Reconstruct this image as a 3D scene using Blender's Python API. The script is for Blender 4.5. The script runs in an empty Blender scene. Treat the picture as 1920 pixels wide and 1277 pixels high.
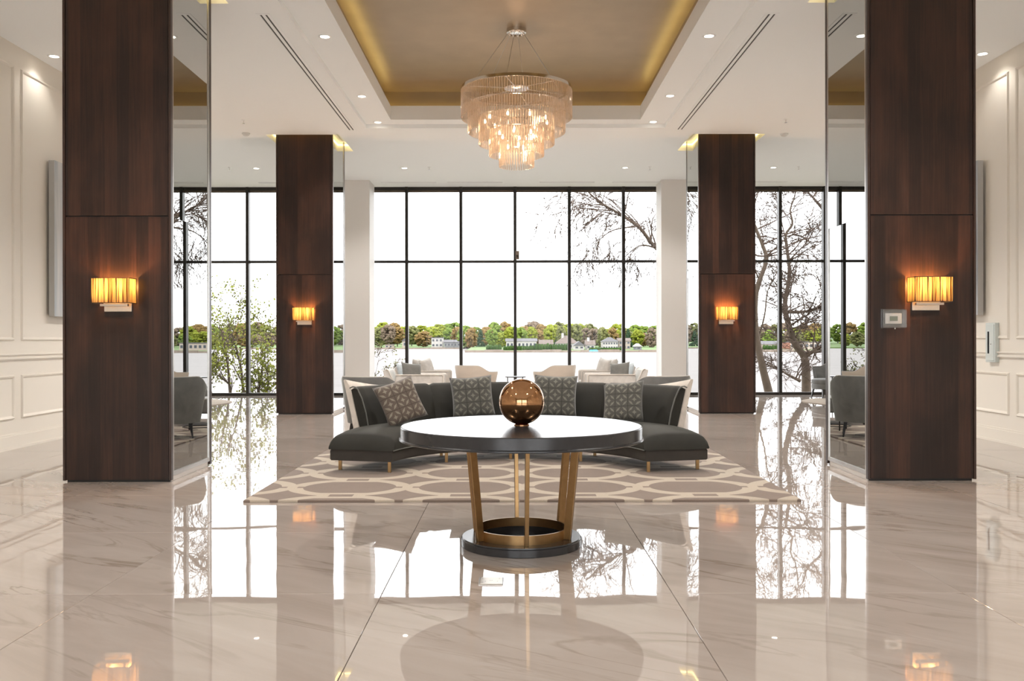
import bpy, bmesh, math, random
from mathutils import Vector, Matrix
R = math.radians
PI = math.pi
scene = bpy.context.scene
COL = scene.collection

# ------------------------------------------------------------------ camera, sky, exposure
CAM_Z = 1.307
FPX = 1700.0
cam_d = bpy.data.cameras.new('camera')
cam_d.sensor_width = 36.0
cam_d.lens = FPX / 1920.0 * 36.0
cam_d.shift_y = -2.5 / 1920.0
cam_d.clip_end = 9000
cam_d.clip_start = 0.05
cam = bpy.data.objects.new('camera', cam_d)
COL.objects.link(cam)
cam.location = (0, 0, CAM_Z)
cam.rotation_euler = (PI / 2, 0.0016, 0)
scene.camera = cam

SKY = 3.5
world = bpy.data.worlds.new('overcast_sky')
scene.world = world
world.use_nodes = True
wn, wl = world.node_tree.nodes, world.node_tree.links
wn.clear()
wo = wn.new('ShaderNodeOutputWorld')
bg = wn.new('ShaderNodeBackground')
tc = wn.new('ShaderNodeTexCoord')
mp = wn.new('ShaderNodeMapping')
mp.inputs['Scale'].default_value = (1.5, 1.5, 6.0)
nz = wn.new('ShaderNodeTexNoise')
nz.inputs['Scale'].default_value = 2.2
nz.inputs['Detail'].default_value = 5
cr = wn.new('ShaderNodeValToRGB')
cr.color_ramp.elements[0].position = 0.3
cr.color_ramp.elements[0].color = (0.84, 0.86, 0.90, 1)
cr.color_ramp.elements[1].position = 0.75
cr.color_ramp.elements[1].color = (1.0, 1.0, 1.0, 1)
wl.new(tc.outputs['Generated'], mp.inputs['Vector'])
wl.new(mp.outputs['Vector'], nz.inputs['Vector'])
wl.new(nz.outputs['Fac'], cr.inputs['Fac'])
wl.new(cr.outputs['Color'], bg.inputs['Color'])
bg.inputs['Strength'].default_value = SKY
wl.new(bg.outputs['Background'], wo.inputs['Surface'])

vs = scene.view_settings
vs.view_transform = 'Standard'
vs.look = 'None'
vs.exposure = 0.78
vs.gamma = 1.0
vs.use_curve_mapping = False
cy = scene.cycles
cy.max_bounces = 10
cy.diffuse_bounces = 5
cy.glossy_bounces = 5
cy.transparent_max_bounces = 24
cy.transmission_bounces = 6
cy.sample_clamp_indirect = 6.0
cy.caustics_reflective = True
cy.blur_glossy = 0.5
cy.caustics_refractive = False
cy.use_denoising = True

DOWNLIGHT_W = 265.0
SCONCE_W = 10.0
CHANDELIER_W = 4.5
COVE_STRENGTH = 3.8

# ------------------------------------------------------------------ helpers
class MB:
    def __init__(s):
        s.v, s.f = [], []

    def add(s, vs_, fs):
        o = len(s.v)
        s.v += [tuple(p) for p in vs_]
        s.f += [tuple(i + o for i in f) for f in fs]
        return s

    def box(s, x0, x1, y0, y1, z0, z1):
        return s.add([(x0, y0, z0), (x1, y0, z0), (x1, y1, z0), (x0, y1, z0),
                      (x0, y0, z1), (x1, y0, z1), (x1, y1, z1), (x0, y1, z1)],
                     [(0, 3, 2, 1), (4, 5, 6, 7), (0, 1, 5, 4), (1, 2, 6, 5), (2, 3, 7, 6), (3, 0, 4, 7)])

    def cbox(s, x0, x1, y0, y1, z0, z1, c):
        """a box whose top edges are chamfered by c"""
        return s.add([(x0, y0, z0), (x1, y0, z0), (x1, y1, z0), (x0, y1, z0),
                      (x0, y0, z1 - c), (x1, y0, z1 - c), (x1, y1, z1 - c), (x0, y1, z1 - c),
                      (x0 + c, y0 + c, z1), (x1 - c, y0 + c, z1), (x1 - c, y1 - c, z1), (x0 + c, y1 - c, z1)],
                     [(0, 3, 2, 1), (8, 9, 10, 11), (0, 1, 5, 4), (1, 2, 6, 5), (2, 3, 7, 6), (3, 0, 4, 7),
                      (4, 5, 9, 8), (5, 6, 10, 9), (6, 7, 11, 10), (7, 4, 8, 11)])

    def quad(s, a, b, c, d):
        return s.add([a, b, c, d], [(0, 1, 2, 3)])

    def lathe(s, prof, n=32, c=(0, 0), a0=0.0, closed=False):
        """prof: list of (r, z) revolved about a vertical axis; closed joins last to first"""
        o = len(s.v)
        m = len(prof)
        for i in range(n):
            a = a0 + 2 * PI * i / n
            for r, z in prof:
                s.v.append((c[0] + r * math.cos(a), c[1] + r * math.sin(a), z))
        for i in range(n):
            k = (i + 1) % n
            for j in range(m if closed else m - 1):
                j2 = (j + 1) % m
                s.f.append((o + i * m + j, o + k * m + j, o + k * m + j2, o + i * m + j2))
        return s

    def arc(s, prof_fn, a0, a1, n, c=(0, 0), squash=(1, 1), caps=True):
        """closed profile prof_fn(angle in degrees) -> [(r, z)], swept from a0 to a1"""
        o = len(s.v)
        m = None
        for i in range(n + 1):
            a = a0 + (a1 - a0) * i / n
            p = prof_fn(a)
            m = len(p)
            for r, z in p:
                s.v.append((c[0] + squash[0] * r * math.cos(R(a)), c[1] + squash[1] * r * math.sin(R(a)), z))
        for i in range(n):
            for j in range(m):
                j2 = (j + 1) % m
                s.f.append((o + i * m + j, o + (i + 1) * m + j, o + (i + 1) * m + j2, o + i * m + j2))
        if caps:
            s.f.append(tuple(o + j for j in range(m))[::-1])
            s.f.append(tuple(o + n * m + j for j in range(m)))
        return s

    def tube(s, pts, rad, n=6):
        pts = [Vector(p) for p in pts]
        if not isinstance(rad, (list, tuple)):
            rad = [rad] * len(pts)
        o = len(s.v)
        up = None
        for i, p in enumerate(pts):
            d = (pts[min(i + 1, len(pts) - 1)] - pts[max(i - 1, 0)]).normalized()
            if up is None:
                up = d.orthogonal().normalized()
            up = (up - d * up.dot(d))
            up = up.normalized() if up.length > 1e-6 else d.orthogonal().normalized()
            w = d.cross(up)
            for k in range(n):
                a = 2 * PI * k / n
                q = p + (up * math.cos(a) + w * math.sin(a)) * rad[i]
                s.v.append(tuple(q))
        for i in range(len(pts) - 1):
            for k in range(n):
                k2 = (k + 1) % n
                s.f.append((o + i * n + k, o + i * n + k2, o + (i + 1) * n + k2, o + (i + 1) * n + k))
        s.f.append(tuple(o + k for k in range(n))[::-1])
        s.f.append(tuple(o + (len(pts) - 1) * n + k for k in range(n)))
        return s

    def bar(s, p0, p1, wv, tv):
        """straight bar from p0 to p1 with half-size vectors wv, tv"""
        p0, p1, wv, tv = Vector(p0), Vector(p1), Vector(wv), Vector(tv)
        vs_ = [p + a * wv + b * tv for p in (p0, p1) for a, b in ((-1, -1), (1, -1), (1, 1), (-1, 1))]
        return s.add(vs_, [(3, 2, 1, 0), (4, 5, 6, 7), (0, 1, 5, 4), (1, 2, 6, 5), (2, 3, 7, 6), (3, 0, 4, 7)])

    def mesh(s, name, m=None, smooth=None):
        me = bpy.data.meshes.new(name)
        me.from_pydata(s.v, [], s.f)
        if m is not None:
            me.materials.append(m)
        bm = bmesh.new()
        bm.from_mesh(me)
        bmesh.ops.recalc_face_normals(bm, faces=bm.faces)
        bm.to_mesh(me)
        bm.free()
        if smooth:
            me.shade_smooth()
            if smooth < 180:
                me.set_sharp_from_angle(angle=R(smooth))
        me.update()
        return me

    def build(s, name, m, parent=None, smooth=None, bevel=0, loc=None):
        return link(name, s.mesh(name, m, smooth), parent, bevel, loc)


def link(name, me, parent=None, bevel=0, loc=None, rot=None):
    o = bpy.data.objects.new(name, me)
    COL.objects.link(o)
    if parent is not None:
        o.parent = parent
    if loc is not None:
        o.location = loc
    if rot is not None:
        o.rotation_euler = rot
    if bevel:
        b = o.modifiers.new('bevel', 'BEVEL')
        b.width = bevel
        b.segments = 2
        b.limit_method = 'ANGLE'
        b.angle_limit = R(40)
    return o


def tag(o, label=None, cat=None, group=None, kind=None):
    if label:
        o['label'] = label
    if cat:
        o['category'] = cat
    if group:
        o['group'] = group
    if kind:
        o['kind'] = kind
    return o


def thing(name, label, cat, loc=(0, 0, 0), rz=0.0, group=None, kind=None):
    o = bpy.data.objects.new(name, None)
    o.empty_display_size = 0.1
    COL.objects.link(o)
    o.location = loc
    o.rotation_euler = (0, 0, rz)
    return tag(o, label, cat, group, kind)


def copy_tree(o, parent=None, loc=None, rz=None, label=None, flip=False):
    c = o.copy()
    COL.objects.link(c)
    c.parent = parent
    if loc is not None:
        c.location = loc
    if rz is not None:
        c.rotation_euler = (0, 0, rz)
    if label:
        c['label'] = label
    if flip:
        c.scale = (-1, 1, 1)
    for ch in list(o.children):
        copy_tree(ch, c)
    return c


ORD = ('first second third fourth fifth sixth seventh eighth ninth tenth eleventh twelfth thirteenth fourteenth fifteenth '
       'sixteenth seventeenth eighteenth nineteenth twentieth twenty-first twenty-second twenty-third twenty-fourth twenty-fifth '
       'twenty-sixth twenty-seventh twenty-eighth twenty-ninth thirtieth').split()

# ------------------------------------------------------------------ materials
class NT:
    def __init__(s, name):
        s.m = bpy.data.materials.new(name)
        s.m.use_nodes = True
        s.t = s.m.node_tree
        s.t.nodes.clear()
        s.out = s.t.nodes.new('ShaderNodeOutputMaterial')

    def n(s, typ, **kw):
        nd = s.t.nodes.new('ShaderNode' + typ)
        for k, v in kw.items():
            if hasattr(nd, k) and k not in nd.inputs:
                setattr(nd, k, v)
            else:
                nd.inputs[k].default_value = v
        return nd

    def l(s, a, b):
        s.t.links.new(a, b)

    def math(s, op, a, b=None, c=None, clamp=False):
        nd = s.t.nodes.new('ShaderNodeMath')
        nd.operation = op
        nd.use_clamp = clamp
        for i, v in enumerate((a, b, c)):
            if v is None:
                continue
            if isinstance(v, (int, float)):
                nd.inputs[i].default_value = v
            else:
                s.l(v, nd.inputs[i])
        return nd.outputs[0]

    def mix(s, fac, a, b):
        nd = s.t.nodes.new('ShaderNodeMix')
        nd.data_type = 'RGBA'
        for i, v in ((0, fac), (6, a), (7, b)):
            if isinstance(v, (int, float)):
                nd.inputs[i].default_value = v
            elif isinstance(v, (tuple, list)):
                nd.inputs[i].default_value = (*v[:3], 1)
            else:
                s.l(v, nd.inputs[i])
        return nd.outputs[2]

    def ramp(s, fac, stops):
        nd = s.t.nodes.new('ShaderNodeValToRGB')
        el = nd.color_ramp.elements
        while len(el) < len(stops):
            el.new(0.5)
        for e, (p, c) in zip(el, stops):
            e.position = p
            e.color = (*c[:3], 1) if isinstance(c, (tuple, list)) else (c, c, c, 1)
        s.l(fac, nd.inputs['Fac'])
        return nd.outputs['Color']

    def coords(s, kind='Object', scale=(1, 1, 1), loc=None, rot=(0, 0, 0)):
        t = s.n('TexCoord')
        m = s.n('Mapping')
        m.inputs['Scale'].default_value = scale
        m.inputs['Rotation'].default_value = rot
        if loc is not None:
            if isinstance(loc, (tuple, list)):
                m.inputs['Location'].default_value = loc
            else:
                s.l(loc, m.inputs['Location'])
        s.l(t.outputs[kind], m.inputs['Vector'])
        return m.outputs['Vector']

    def noise(s, vec, scale=5, detail=3, rough=0.5, dist=0.0):
        nd = s.n('TexNoise')
        nd.inputs['Scale'].default_value = scale
        nd.inputs['Detail'].default_value = detail
        nd.inputs['Roughness'].default_value = rough
        nd.inputs['Distortion'].default_value = dist
        s.l(vec, nd.inputs['Vector'])
        return nd.outputs['Fac']

    def pbr(s, color, rough=0.5, metal=0.0, bump=None, bump_d=0.01, bump_s=1.0, **kw):
        p = s.t.nodes.new('ShaderNodeBsdfPrincipled')
        for k, v in (('Base Color', color), ('Roughness', rough), ('Metallic', metal)):
            if isinstance(v, (int, float)):
                p.inputs[k].default_value = v
            elif isinstance(v, (tuple, list)):
                p.inputs[k].default_value = (*v[:3], 1)
            else:
                s.l(v, p.inputs[k])
        for k, v in kw.items():
            k = k.replace('_', ' ')
            if isinstance(v, (tuple, list)):
                v = (*v[:3], 1)
            p.inputs[k].default_value = v
        if bump is not None:
            b = s.n('Bump')
            b.inputs['Distance'].default_value = bump_d
            b.inputs['Strength'].default_value = bump_s
            s.l(bump, b.inputs['Height'])
            s.l(b.outputs['Normal'], p.inputs['Normal'])
        s.l(p.outputs[0], s.out.inputs['Surface'])
        return s.m


def plain(name, col, rough=0.5, metal=0.0, var=0.0, vscale=6, **kw):
    t = NT(name)
    c = col
    if var:
        n = t.noise(t.coords(), vscale, 4)
        c = t.mix(n, tuple(x * (1 - var) for x in col), tuple(min(1, x * (1 + var)) for x in col))
    return t.pbr(c, rough, metal, **kw)


def emit(name, col, strength):
    t = NT(name)
    e = t.n('Emission')
    e.inputs['Color'].default_value = (*col, 1)
    e.inputs['Strength'].default_value = strength
    t.l(e.outputs[0], t.out.inputs['Surface'])
    return t.m


def mat_marble():
    t = NT('polished_cream_marble')
    oi = t.n('ObjectInfo')
    off = t.n('CombineXYZ')
    t.l(t.math('MULTIPLY', oi.outputs['Random'], 37.0), off.inputs[0])
    t.l(t.math('MULTIPLY', oi.outputs['Random'], 91.0), off.inputs[1])
    v = t.coords('Object', (1, 1, 1), off.outputs[0], (0, 0, R(35)))
    st = t.n('Mapping')
    st.inputs['Scale'].default_value = (0.45, 2.4, 1)
    t.l(v, st.inputs['Vector'])
    cloud = t.noise(st.outputs[0], 1.3, 6, 0.6, 0.8)
    base = t.ramp(cloud, [(0.25, (0.335, 0.283, 0.246)), (0.5, (0.385, 0.331, 0.294)), (0.78, (0.435, 0.383, 0.345))])
    vein = t.noise(st.outputs[0], 0.8, 5, 0.55, 1.6)
    line = t.math('ABSOLUTE', t.math('SUBTRACT', vein, 0.5))
    mask = t.math('SUBTRACT', 1.0, t.math('MULTIPLY', line, 42.0), clamp=True)
    fade = t.math('MULTIPLY', mask, t.math('MULTIPLY', t.math('SUBTRACT', t.noise(v, 0.9, 2), 0.38, clamp=True), 2.2))
    col = t.mix(fade, base, (0.20, 0.15, 0.11))
    wave = t.noise(v, 1.7, 1, 0.4)
    return t.pbr(col, 0.014, 0.0, bump=wave, bump_d=0.0026, bump_s=0.5, IOR=2.5)


def mat_walnut():
    t = NT('dark_walnut_veneer')
    oi = t.n('ObjectInfo')
    off = t.n('CombineXYZ')
    t.l(t.math('MULTIPLY', oi.outputs['Random'], 13.0), off.inputs[0])
    v = t.coords('Object', (1, 1, 1), off.outputs[0])
    sep = t.n('SeparateXYZ')
    t.l(v, sep.inputs[0])
    leaf = t.math('FLOOR', t.math('MULTIPLY', sep.outputs[0], 9.0))
    wn_ = t.n('TexWhiteNoise', noise_dimensions='1D')
    t.l(leaf, wn_.inputs['W'])
    st = t.n('Mapping')
    st.inputs['Scale'].default_value = (26, 26, 0.8)
    t.l(v, st.inputs['Vector'])
    grain = t.noise(st.outputs[0], 2.0, 6, 0.65, 0.4)
    bm_ = t.n('Mapping')
    bm_.inputs['Scale'].default_value = (1.0, 1.0, 0.45)
    t.l(v, bm_.inputs['Vector'])
    blot = t.noise(bm_.outputs[0], 2.4, 4, 0.55, 0.3)
    f = t.math('ADD', t.math('MULTIPLY', grain, 0.55), t.math('ADD', t.math('MULTIPLY', wn_.outputs['Value'], 0.26), t.math('MULTIPLY', t.math('SUBTRACT', blot, 0.2), 0.75)))
    col = t.ramp(f, [(0.3, (0.009, 0.0045, 0.0035)), (0.55, (0.020, 0.0100, 0.0074)), (0.85, (0.056, 0.0235, 0.0150))])
    return t.pbr(col, 0.33, 0.0, bump=grain, bump_d=0.0006, bump_s=0.3, Specular_IOR_Level=0.36)


def mat_rug():
    t = NT('trellis_wool_rug')
    tcn = t.n('TexCoord')
    sep = t.n('SeparateXYZ')
    t.l(tcn.outputs['Object'], sep.inputs[0])

    def cell(src, period, phase):
        a = t.math('DIVIDE', t.math('SUBTRACT', src, phase), period)
        return t.math('SUBTRACT', a, t.math('ROUND', a))
    u = t.math('ABSOLUTE', cell(sep.outputs[0], 1.0, -0.49))
    w = t.math('ABSOLUTE', cell(sep.outputs[1], 0.83, 1.02))
    e = t.math('SQRT', t.math('ADD', t.math('POWER', t.math('DIVIDE', u, 0.425), 2.0), t.math('POWER', t.math('DIVIDE', w, 0.425), 2.0)))
    ring = t.math('MULTIPLY', t.math('GREATER_THAN', e, 0.94), t.math('LESS_THAN', e, 1.25))
    boxm = t.math('MULTIPLY', t.math('LESS_THAN', u, 0.2), t.math('GREATER_THAN', w, 0.35))
    inner = t.math('MULTIPLY', t.math('LESS_THAN', u, 0.10), t.math('GREATER_THAN', w, 0.435))
    notch = t.math('MULTIPLY', t.math('LESS_THAN', w, 0.04), t.math('LESS_THAN', u, 0.455))
    cream = t.math('MULTIPLY', t.math('MAXIMUM', ring, boxm), t.math('SUBTRACT', 1.0, t.math('MAXIMUM', inner, notch)))
    fib = t.noise(tcn.outputs['Object'], 160, 2)
    big = t.noise(tcn.outputs['Object'], 3, 3)
    taupe = t.mix(t.math('ADD', t.math('MULTIPLY', fib, 0.6), t.math('MULTIPLY', big, 0.4)), (0.115, 0.083, 0.066), (0.225, 0.172, 0.140))
    crm = t.mix(fib, (0.33, 0.275, 0.215), (0.46, 0.395, 0.32))
    col = t.mix(cream, taupe, crm)
    h = t.math('ADD', t.math('MULTIPLY', cream, 0.6), t.math('MULTIPLY', fib, 0.5))
    return t.pbr(col, 0.95, 0.0, bump=h, bump_d=0.004, bump_s=0.5, Sheen_Weight=0.12, Sheen_Roughness=0.5)


def mat_velvet(name, col, sheen=0.7, tint=(0.7, 0.72, 0.66)):
    t = NT(name)
    v = t.coords('Object')
    n = t.noise(v, 5.0, 4, 0.6, 0.5)
    c = t.mix(n, tuple(x * 0.6 for x in col), tuple(x * 1.5 for x in col))
    return t.pbr(c, 0.75, 0.0, bump=n, bump_d=0.01, bump_s=0.15, Sheen_Weight=sheen, Sheen_Roughness=0.35, Sheen_Tint=tint)


def mat_pillow(name, ground, leaf):
    t = NT(name)
    tcn = t.n('TexCoord')
    sep = t.n('SeparateXYZ')
    t.l(tcn.outputs['Object'], sep.inputs[0])

    def cell(src):
        a = t.math('DIVIDE', src, 0.145)
        return t.math('SUBTRACT', a, t.math('ROUND', a))
    u, w = cell(sep.outputs[0]), cell(sep.outputs[2])
    au, aw = t.math('ABSOLUTE', u), t.math('ABSOLUTE', w)
    # leaves along the diagonals, a four-point star in each cell centre
    p = t.math('ADD', au, aw)
    d = t.math('ABSOLUTE', t.math('SUBTRACT', au, aw))
    lf = t.math('LESS_THAN', t.math('ADD', t.math('MULTIPLY', t.math('ABSOLUTE', t.math('SUBTRACT', p, 0.52)), 2.3), t.math('MULTIPLY', d, 0.75)), 0.27)
    star = t.math('LESS_THAN', t.math('ADD', t.math('POWER', au, 0.6), t.math('POWER', aw, 0.6)), 0.40)
    m = t.math('MAXIMUM', lf, star)
    fib = t.noise(tcn.outputs['Object'], 120, 2)
    g = t.mix(fib, tuple(x * 0.75 for x in ground), tuple(x * 1.25 for x in ground))
    l_ = t.mix(fib, tuple(x * 0.85 for x in leaf), tuple(x * 1.1 for x in leaf))
    line = t.math('GREATER_THAN', t.math('MAXIMUM', au, aw), 0.478)
    col = t.mix(line, t.mix(m, g, l_), tuple(x * 0.5 for x in ground))
    return t.pbr(col, 0.9, 0.0, bump=fib, bump_d=0.002, bump_s=0.4, Sheen_Weight=0.3)


def mat_pane():
    t = NT('clear_window_glass')
    tr = t.n('BsdfTransparent')
    tr.inputs['Color'].default_value = (0.97, 0.98, 0.975, 1)
    gl = t.n('BsdfGlossy')
    gl.inputs['Roughness'].default_value = 0.0
    fr = t.n('Fresnel')
    fr.inputs['IOR'].default_value = 1.25
    mx = t.n('MixShader')
    t.l(fr.outputs[0], mx.inputs[0])
    t.l(tr.outputs[0], mx.inputs[1])
    t.l(gl.outputs[0], mx.inputs[2])
    t.l(mx.outputs[0], t.out.inputs['Surface'])
    return t.m


def mat_crystal():
    t = NT('smoky_crystal')
    tr = t.n('BsdfTransparent')
    tr.inputs['Color'].default_value = (0.90, 0.88, 0.85, 1)
    gl = t.n('BsdfGlossy')
    gl.inputs['Roughness'].default_value = 0.06
    gl.inputs['Color'].default_value = (1.0, 0.93, 0.86, 1)
    tl = t.n('BsdfTranslucent')
    tl.inputs['Color'].default_value = (0.95, 0.82, 0.70, 1)
    lw = t.n('LayerWeight')
    lw.inputs['Blend'].default_value = 0.35
    m1 = t.n('MixShader')
    t.l(t.math('ADD', t.math('MULTIPLY', lw.outputs['Facing'], 0.55), 0.12), m1.inputs[0])
    t.l(tr.outputs[0], m1.inputs[1])
    t.l(gl.outputs[0], m1.inputs[2])
    m2 = t.n('MixShader')
    m2.inputs[0].default_value = 0.16
    t.l(m1.outputs[0], m2.inputs[1])
    t.l(tl.outputs[0], m2.inputs[2])
    t.l(m2.outputs[0], t.out.inputs['Surface'])
    return t.m


def mat_string():
    t = NT('gathered_string_shade')
    v = t.coords('Object', (1, 1, 1))
    st = t.n('Mapping')
    st.inputs['Scale'].default_value = (130, 130, 1.5)
    t.l(v, st.inputs['Vector'])
    s = t.noise(st.outputs[0], 1.0, 3, 0.7, 0.2)
    dens = t.ramp(s, [(0.44, 0.0), (0.57, 1.0)])
    col = t.mix(dens, (0.19, 0.145, 0.07), (0.016, 0.008, 0.003))
    tl = t.n('BsdfTranslucent')
    t.l(col, tl.inputs['Color'])
    df = t.n('BsdfDiffuse')
    t.l(t.mix(dens, (0.35, 0.28, 0.2), (0.03, 0.025, 0.02)), df.inputs['Color'])
    m = t.n('MixShader')
    m.inputs[0].default_value = 0.35
    t.l(tl.outputs[0], m.inputs[1])
    t.l(df.outputs[0], m.inputs[2])
    t.l(m.outputs[0], t.out.inputs['Surface'])
    return t.m


def mat_foliage(name, a, b, scale=0.6):
    t = NT(name)
    v = t.coords('Object')
    n = t.noise(v, scale, 5, 0.7)
    return t.pbr(t.mix(t.ramp(n, [(0.3, 0.0), (0.7, 1.0)]), a, b), 0.95, 0.0, Specular_IOR_Level=0.1)


def mat_water():
    t = NT('wind_ruffled_river')
    v = t.coords('Object', (0.05, 0.35, 1))
    n = t.noise(v, 1.0, 6, 0.65)
    return t.pbr(t.ramp(n, [(0.3, (0.122, 0.104, 0.098)), (0.6, (0.172, 0.155, 0.149))]), 0.5, 0.0, bump=n, bump_d=0.3, bump_s=0.3, IOR=1.33, Specular_IOR_Level=0.12)


def mat_art(name, a, b, c):
    t = NT(name)
    v = t.coords('Object', (1, 1.0, 0.5))
    st = t.n('Mapping')
    st.inputs['Scale'].default_value = (6, 9, 1.2)
    t.l(v, st.inputs['Vector'])
    n = t.noise(st.outputs[0], 1.0, 6, 0.6, 0.4)
    return t.pbr(t.ramp(n, [(0.3, a), (0.5, b), (0.72, c)]), 0.6)


def mat_brick():
    t = NT('orange_brick')
    b = t.n('TexBrick')
    b.inputs['Color1'].default_value = (0.30, 0.10, 0.06, 1)
    b.inputs['Color2'].default_value = (0.38, 0.14, 0.08, 1)
    b.inputs['Mortar'].default_value = (0.35, 0.28, 0.24, 1)
    b.inputs['Scale'].default_value = 3.0
    t.l(t.coords('Object'), b.inputs['Vector'])
    return t.pbr(b.outputs['Color'], 0.9)


M = {}
M['marble'] = mat_marble()
M['grout'] = plain('grey_grout', (0.10, 0.085, 0.07), 0.9)
M['walnut'] = mat_walnut()
M['walnut_edge'] = plain('walnut_edging', (0.032, 0.015, 0.010), 0.35, var=0.3, vscale=20)
M['black'] = plain('matt_black', (0.006, 0.006, 0.006), 0.6)
M['mirror'] = plain('smoked_mirror', (0.50, 0.51, 0.50), 0.0, 1.0)
M['steel'] = plain('brushed_steel', (0.50, 0.48, 0.46), 0.28, 1.0, var=0.1, vscale=40)
M['nickel'] = plain('satin_nickel', (0.66, 0.60, 0.53), 0.3, 1.0, var=0.08, vscale=60)
M['chrome'] = plain('polished_chrome', (0.8, 0.78, 0.76), 0.08, 1.0)
M['brass'] = plain('antique_brass', (0.27, 0.165, 0.075), 0.32, 1.0, var=0.15, vscale=30)
M['bronze'] = plain('polished_copper_bronze', (0.44, 0.24, 0.12), 0.03, 1.0, var=0.06, vscale=8)
M['tabletop'] = plain('black_stained_wood', (0.020, 0.020, 0.022), 0.22, var=0.3, vscale=25)
M['ceiling'] = plain('white_ceiling_paint', (0.92, 0.94, 0.945), 0.85)
M['white'] = plain('white_column_paint', (0.80, 0.77, 0.74), 0.6)
M['cream'] = plain('cream_wall_paint', (0.80, 0.75, 0.67), 0.45)
M['gold'] = plain('gold_leaf_paint', (0.34, 0.25, 0.15), 0.38, 0.35, var=0.12, vscale=3)
M['mullion'] = plain('dark_bronze_aluminium', (0.022, 0.018, 0.014), 0.4, 0.3)
M['mullion_in'] = plain('bronze_window_bead', (0.16, 0.12, 0.085), 0.45, 0.3)
M['pane'] = mat_pane()
M['rug'] = mat_rug()
M['velvet'] = mat_velvet('charcoal_green_velvet', (0.0165, 0.0155, 0.0115), 0.17, (0.55, 0.56, 0.48))
M['velvet_base'] = mat_velvet('charcoal_velvet_skirt', (0.028, 0.023, 0.019), 0.16, (0.6, 0.55, 0.48))
M['shell'] = mat_velvet('ivory_bouclé', (0.62, 0.56, 0.50), 0.2)
M['piping'] = mat_velvet('grey_piping', (0.12, 0.12, 0.11), 0.4)
M['grey_fabric'] = mat_velvet('mid_grey_fabric', (0.17, 0.17, 0.165), 0.4)
M['light_fabric'] = mat_velvet('light_grey_fabric', (0.50, 0.47, 0.44), 0.3)
M['beige_leather'] = plain('beige_leather', (0.58, 0.49, 0.41), 0.45, var=0.08)
M['dark_cushion'] = mat_velvet('slate_cushion', (0.13, 0.125, 0.115), 0.4)
M['pale_cushion'] = mat_velvet('pale_blue_cushion', (0.50, 0.55, 0.58), 0.3)
M['pillow'] = mat_pillow('trellis_pillow_cloth', (0.085, 0.083, 0.073), (0.20, 0.195, 0.165))
M['pillow_warm'] = mat_pillow('brown_trellis_pillow_cloth', (0.115, 0.088, 0.070), (0.25, 0.225, 0.18))
M['dark_wood'] = plain('ebonised_wood', (0.014, 0.011, 0.010), 0.3)
M['white_top'] = plain('white_stone_top', (0.72, 0.73, 0.74), 0.12)
M['string'] = mat_string()
M['shade_frame'] = plain('black_wire', (0.012, 0.010, 0.008), 0.5)
M['crystal'] = mat_crystal()
M['bulb'] = emit('warm_bulb', (1.0, 0.72, 0.46), 11.0)
M['sconce_bulb'] = emit('amber_bulb', (1.0, 0.50, 0.14), 20.0)
M['lens'] = emit('downlight_lens', (1.0, 0.90, 0.76), 9.0)
M['cove'] = emit('warm_led_tape', (1.0, 0.72, 0.26), COVE_STRENGTH)
M['cove_gold'] = emit('gold_led_tape', (1.0, 0.78, 0.30), COVE_STRENGTH)
M['plastic'] = plain('white_plastic', (0.72, 0.73, 0.72), 0.35)
M['lcd'] = plain('grey_green_lcd', (0.16, 0.20, 0.15), 0.2)
M['cabinet'] = plain('pale_grey_enamel', (0.60, 0.65, 0.63), 0.35)
M['dark_glass'] = plain('dark_glass', (0.02, 0.025, 0.03), 0.05)
M['slot_shade'] = plain('painted_slot_shade', (0.10, 0.10, 0.10), 0.8)  # shade inside the diffuser slots, put into the colour
M['art_left'] = mat_art('abstract_pale_blue_canvas', (0.34, 0.40, 0.46), (0.52, 0.54, 0.55), (0.66, 0.66, 0.65))
M['art_right'] = mat_art('abstract_grey_canvas', (0.14, 0.16, 0.18), (0.40, 0.43, 0.46), (0.60, 0.61, 0.61))
M['canvas_edge'] = plain('silver_canvas_edge', (0.42, 0.41, 0.39), 0.5)
M['round_rug'] = plain('beige_round_rug_wool', (0.36, 0.30, 0.24), 0.95, var=0.2, vscale=40)
M['bark'] = plain('grey_brown_bark', (0.085, 0.060, 0.042), 0.9, var=0.4, vscale=10)
M['twig'] = plain('brown_twigs', (0.07, 0.045, 0.032), 0.9)
M['leaf_green'] = mat_foliage('spring_leaves', (0.11, 0.13, 0.025), (0.25, 0.26, 0.055), 3)
M['leaf_dark'] = mat_foliage('dull_leaves', (0.07, 0.08, 0.03), (0.16, 0.15, 0.06), 3)
M['bank'] = plain('river_bank_earth', (0.13, 0.12, 0.07), 0.95, var=0.4, vscale=0.8)
M['lawn'] = plain('shore_lawn', (0.0800, 0.1280, 0.0320), 0.95, var=0.4, vscale=0.3)
M['seawall'] = plain('stone_sea_wall', (0.1920, 0.1520, 0.1200), 0.9, var=0.3, vscale=0.5)
M['water'] = mat_water()
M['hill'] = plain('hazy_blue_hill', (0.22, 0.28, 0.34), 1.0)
M['paving'] = plain('forecourt_paving', (0.42, 0.40, 0.37), 0.9, var=0.2, vscale=1)
M['brick'] = mat_brick()
M['house_white'] = plain('white_render', (0.3360, 0.3120, 0.2960), 0.8)
M['house_beige'] = plain('beige_render', (0.2720, 0.2240, 0.1840), 0.8)
M['house_grey'] = plain('grey_cladding', (0.1280, 0.1280, 0.1360), 0.8)
M['roof_brown'] = plain('brown_shingle_roof', (0.0960, 0.0720, 0.0600), 0.9, var=0.2, vscale=1)
M['roof_grey'] = plain('grey_shingle_roof', (0.0800, 0.0760, 0.0800), 0.9, var=0.2, vscale=1)
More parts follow.
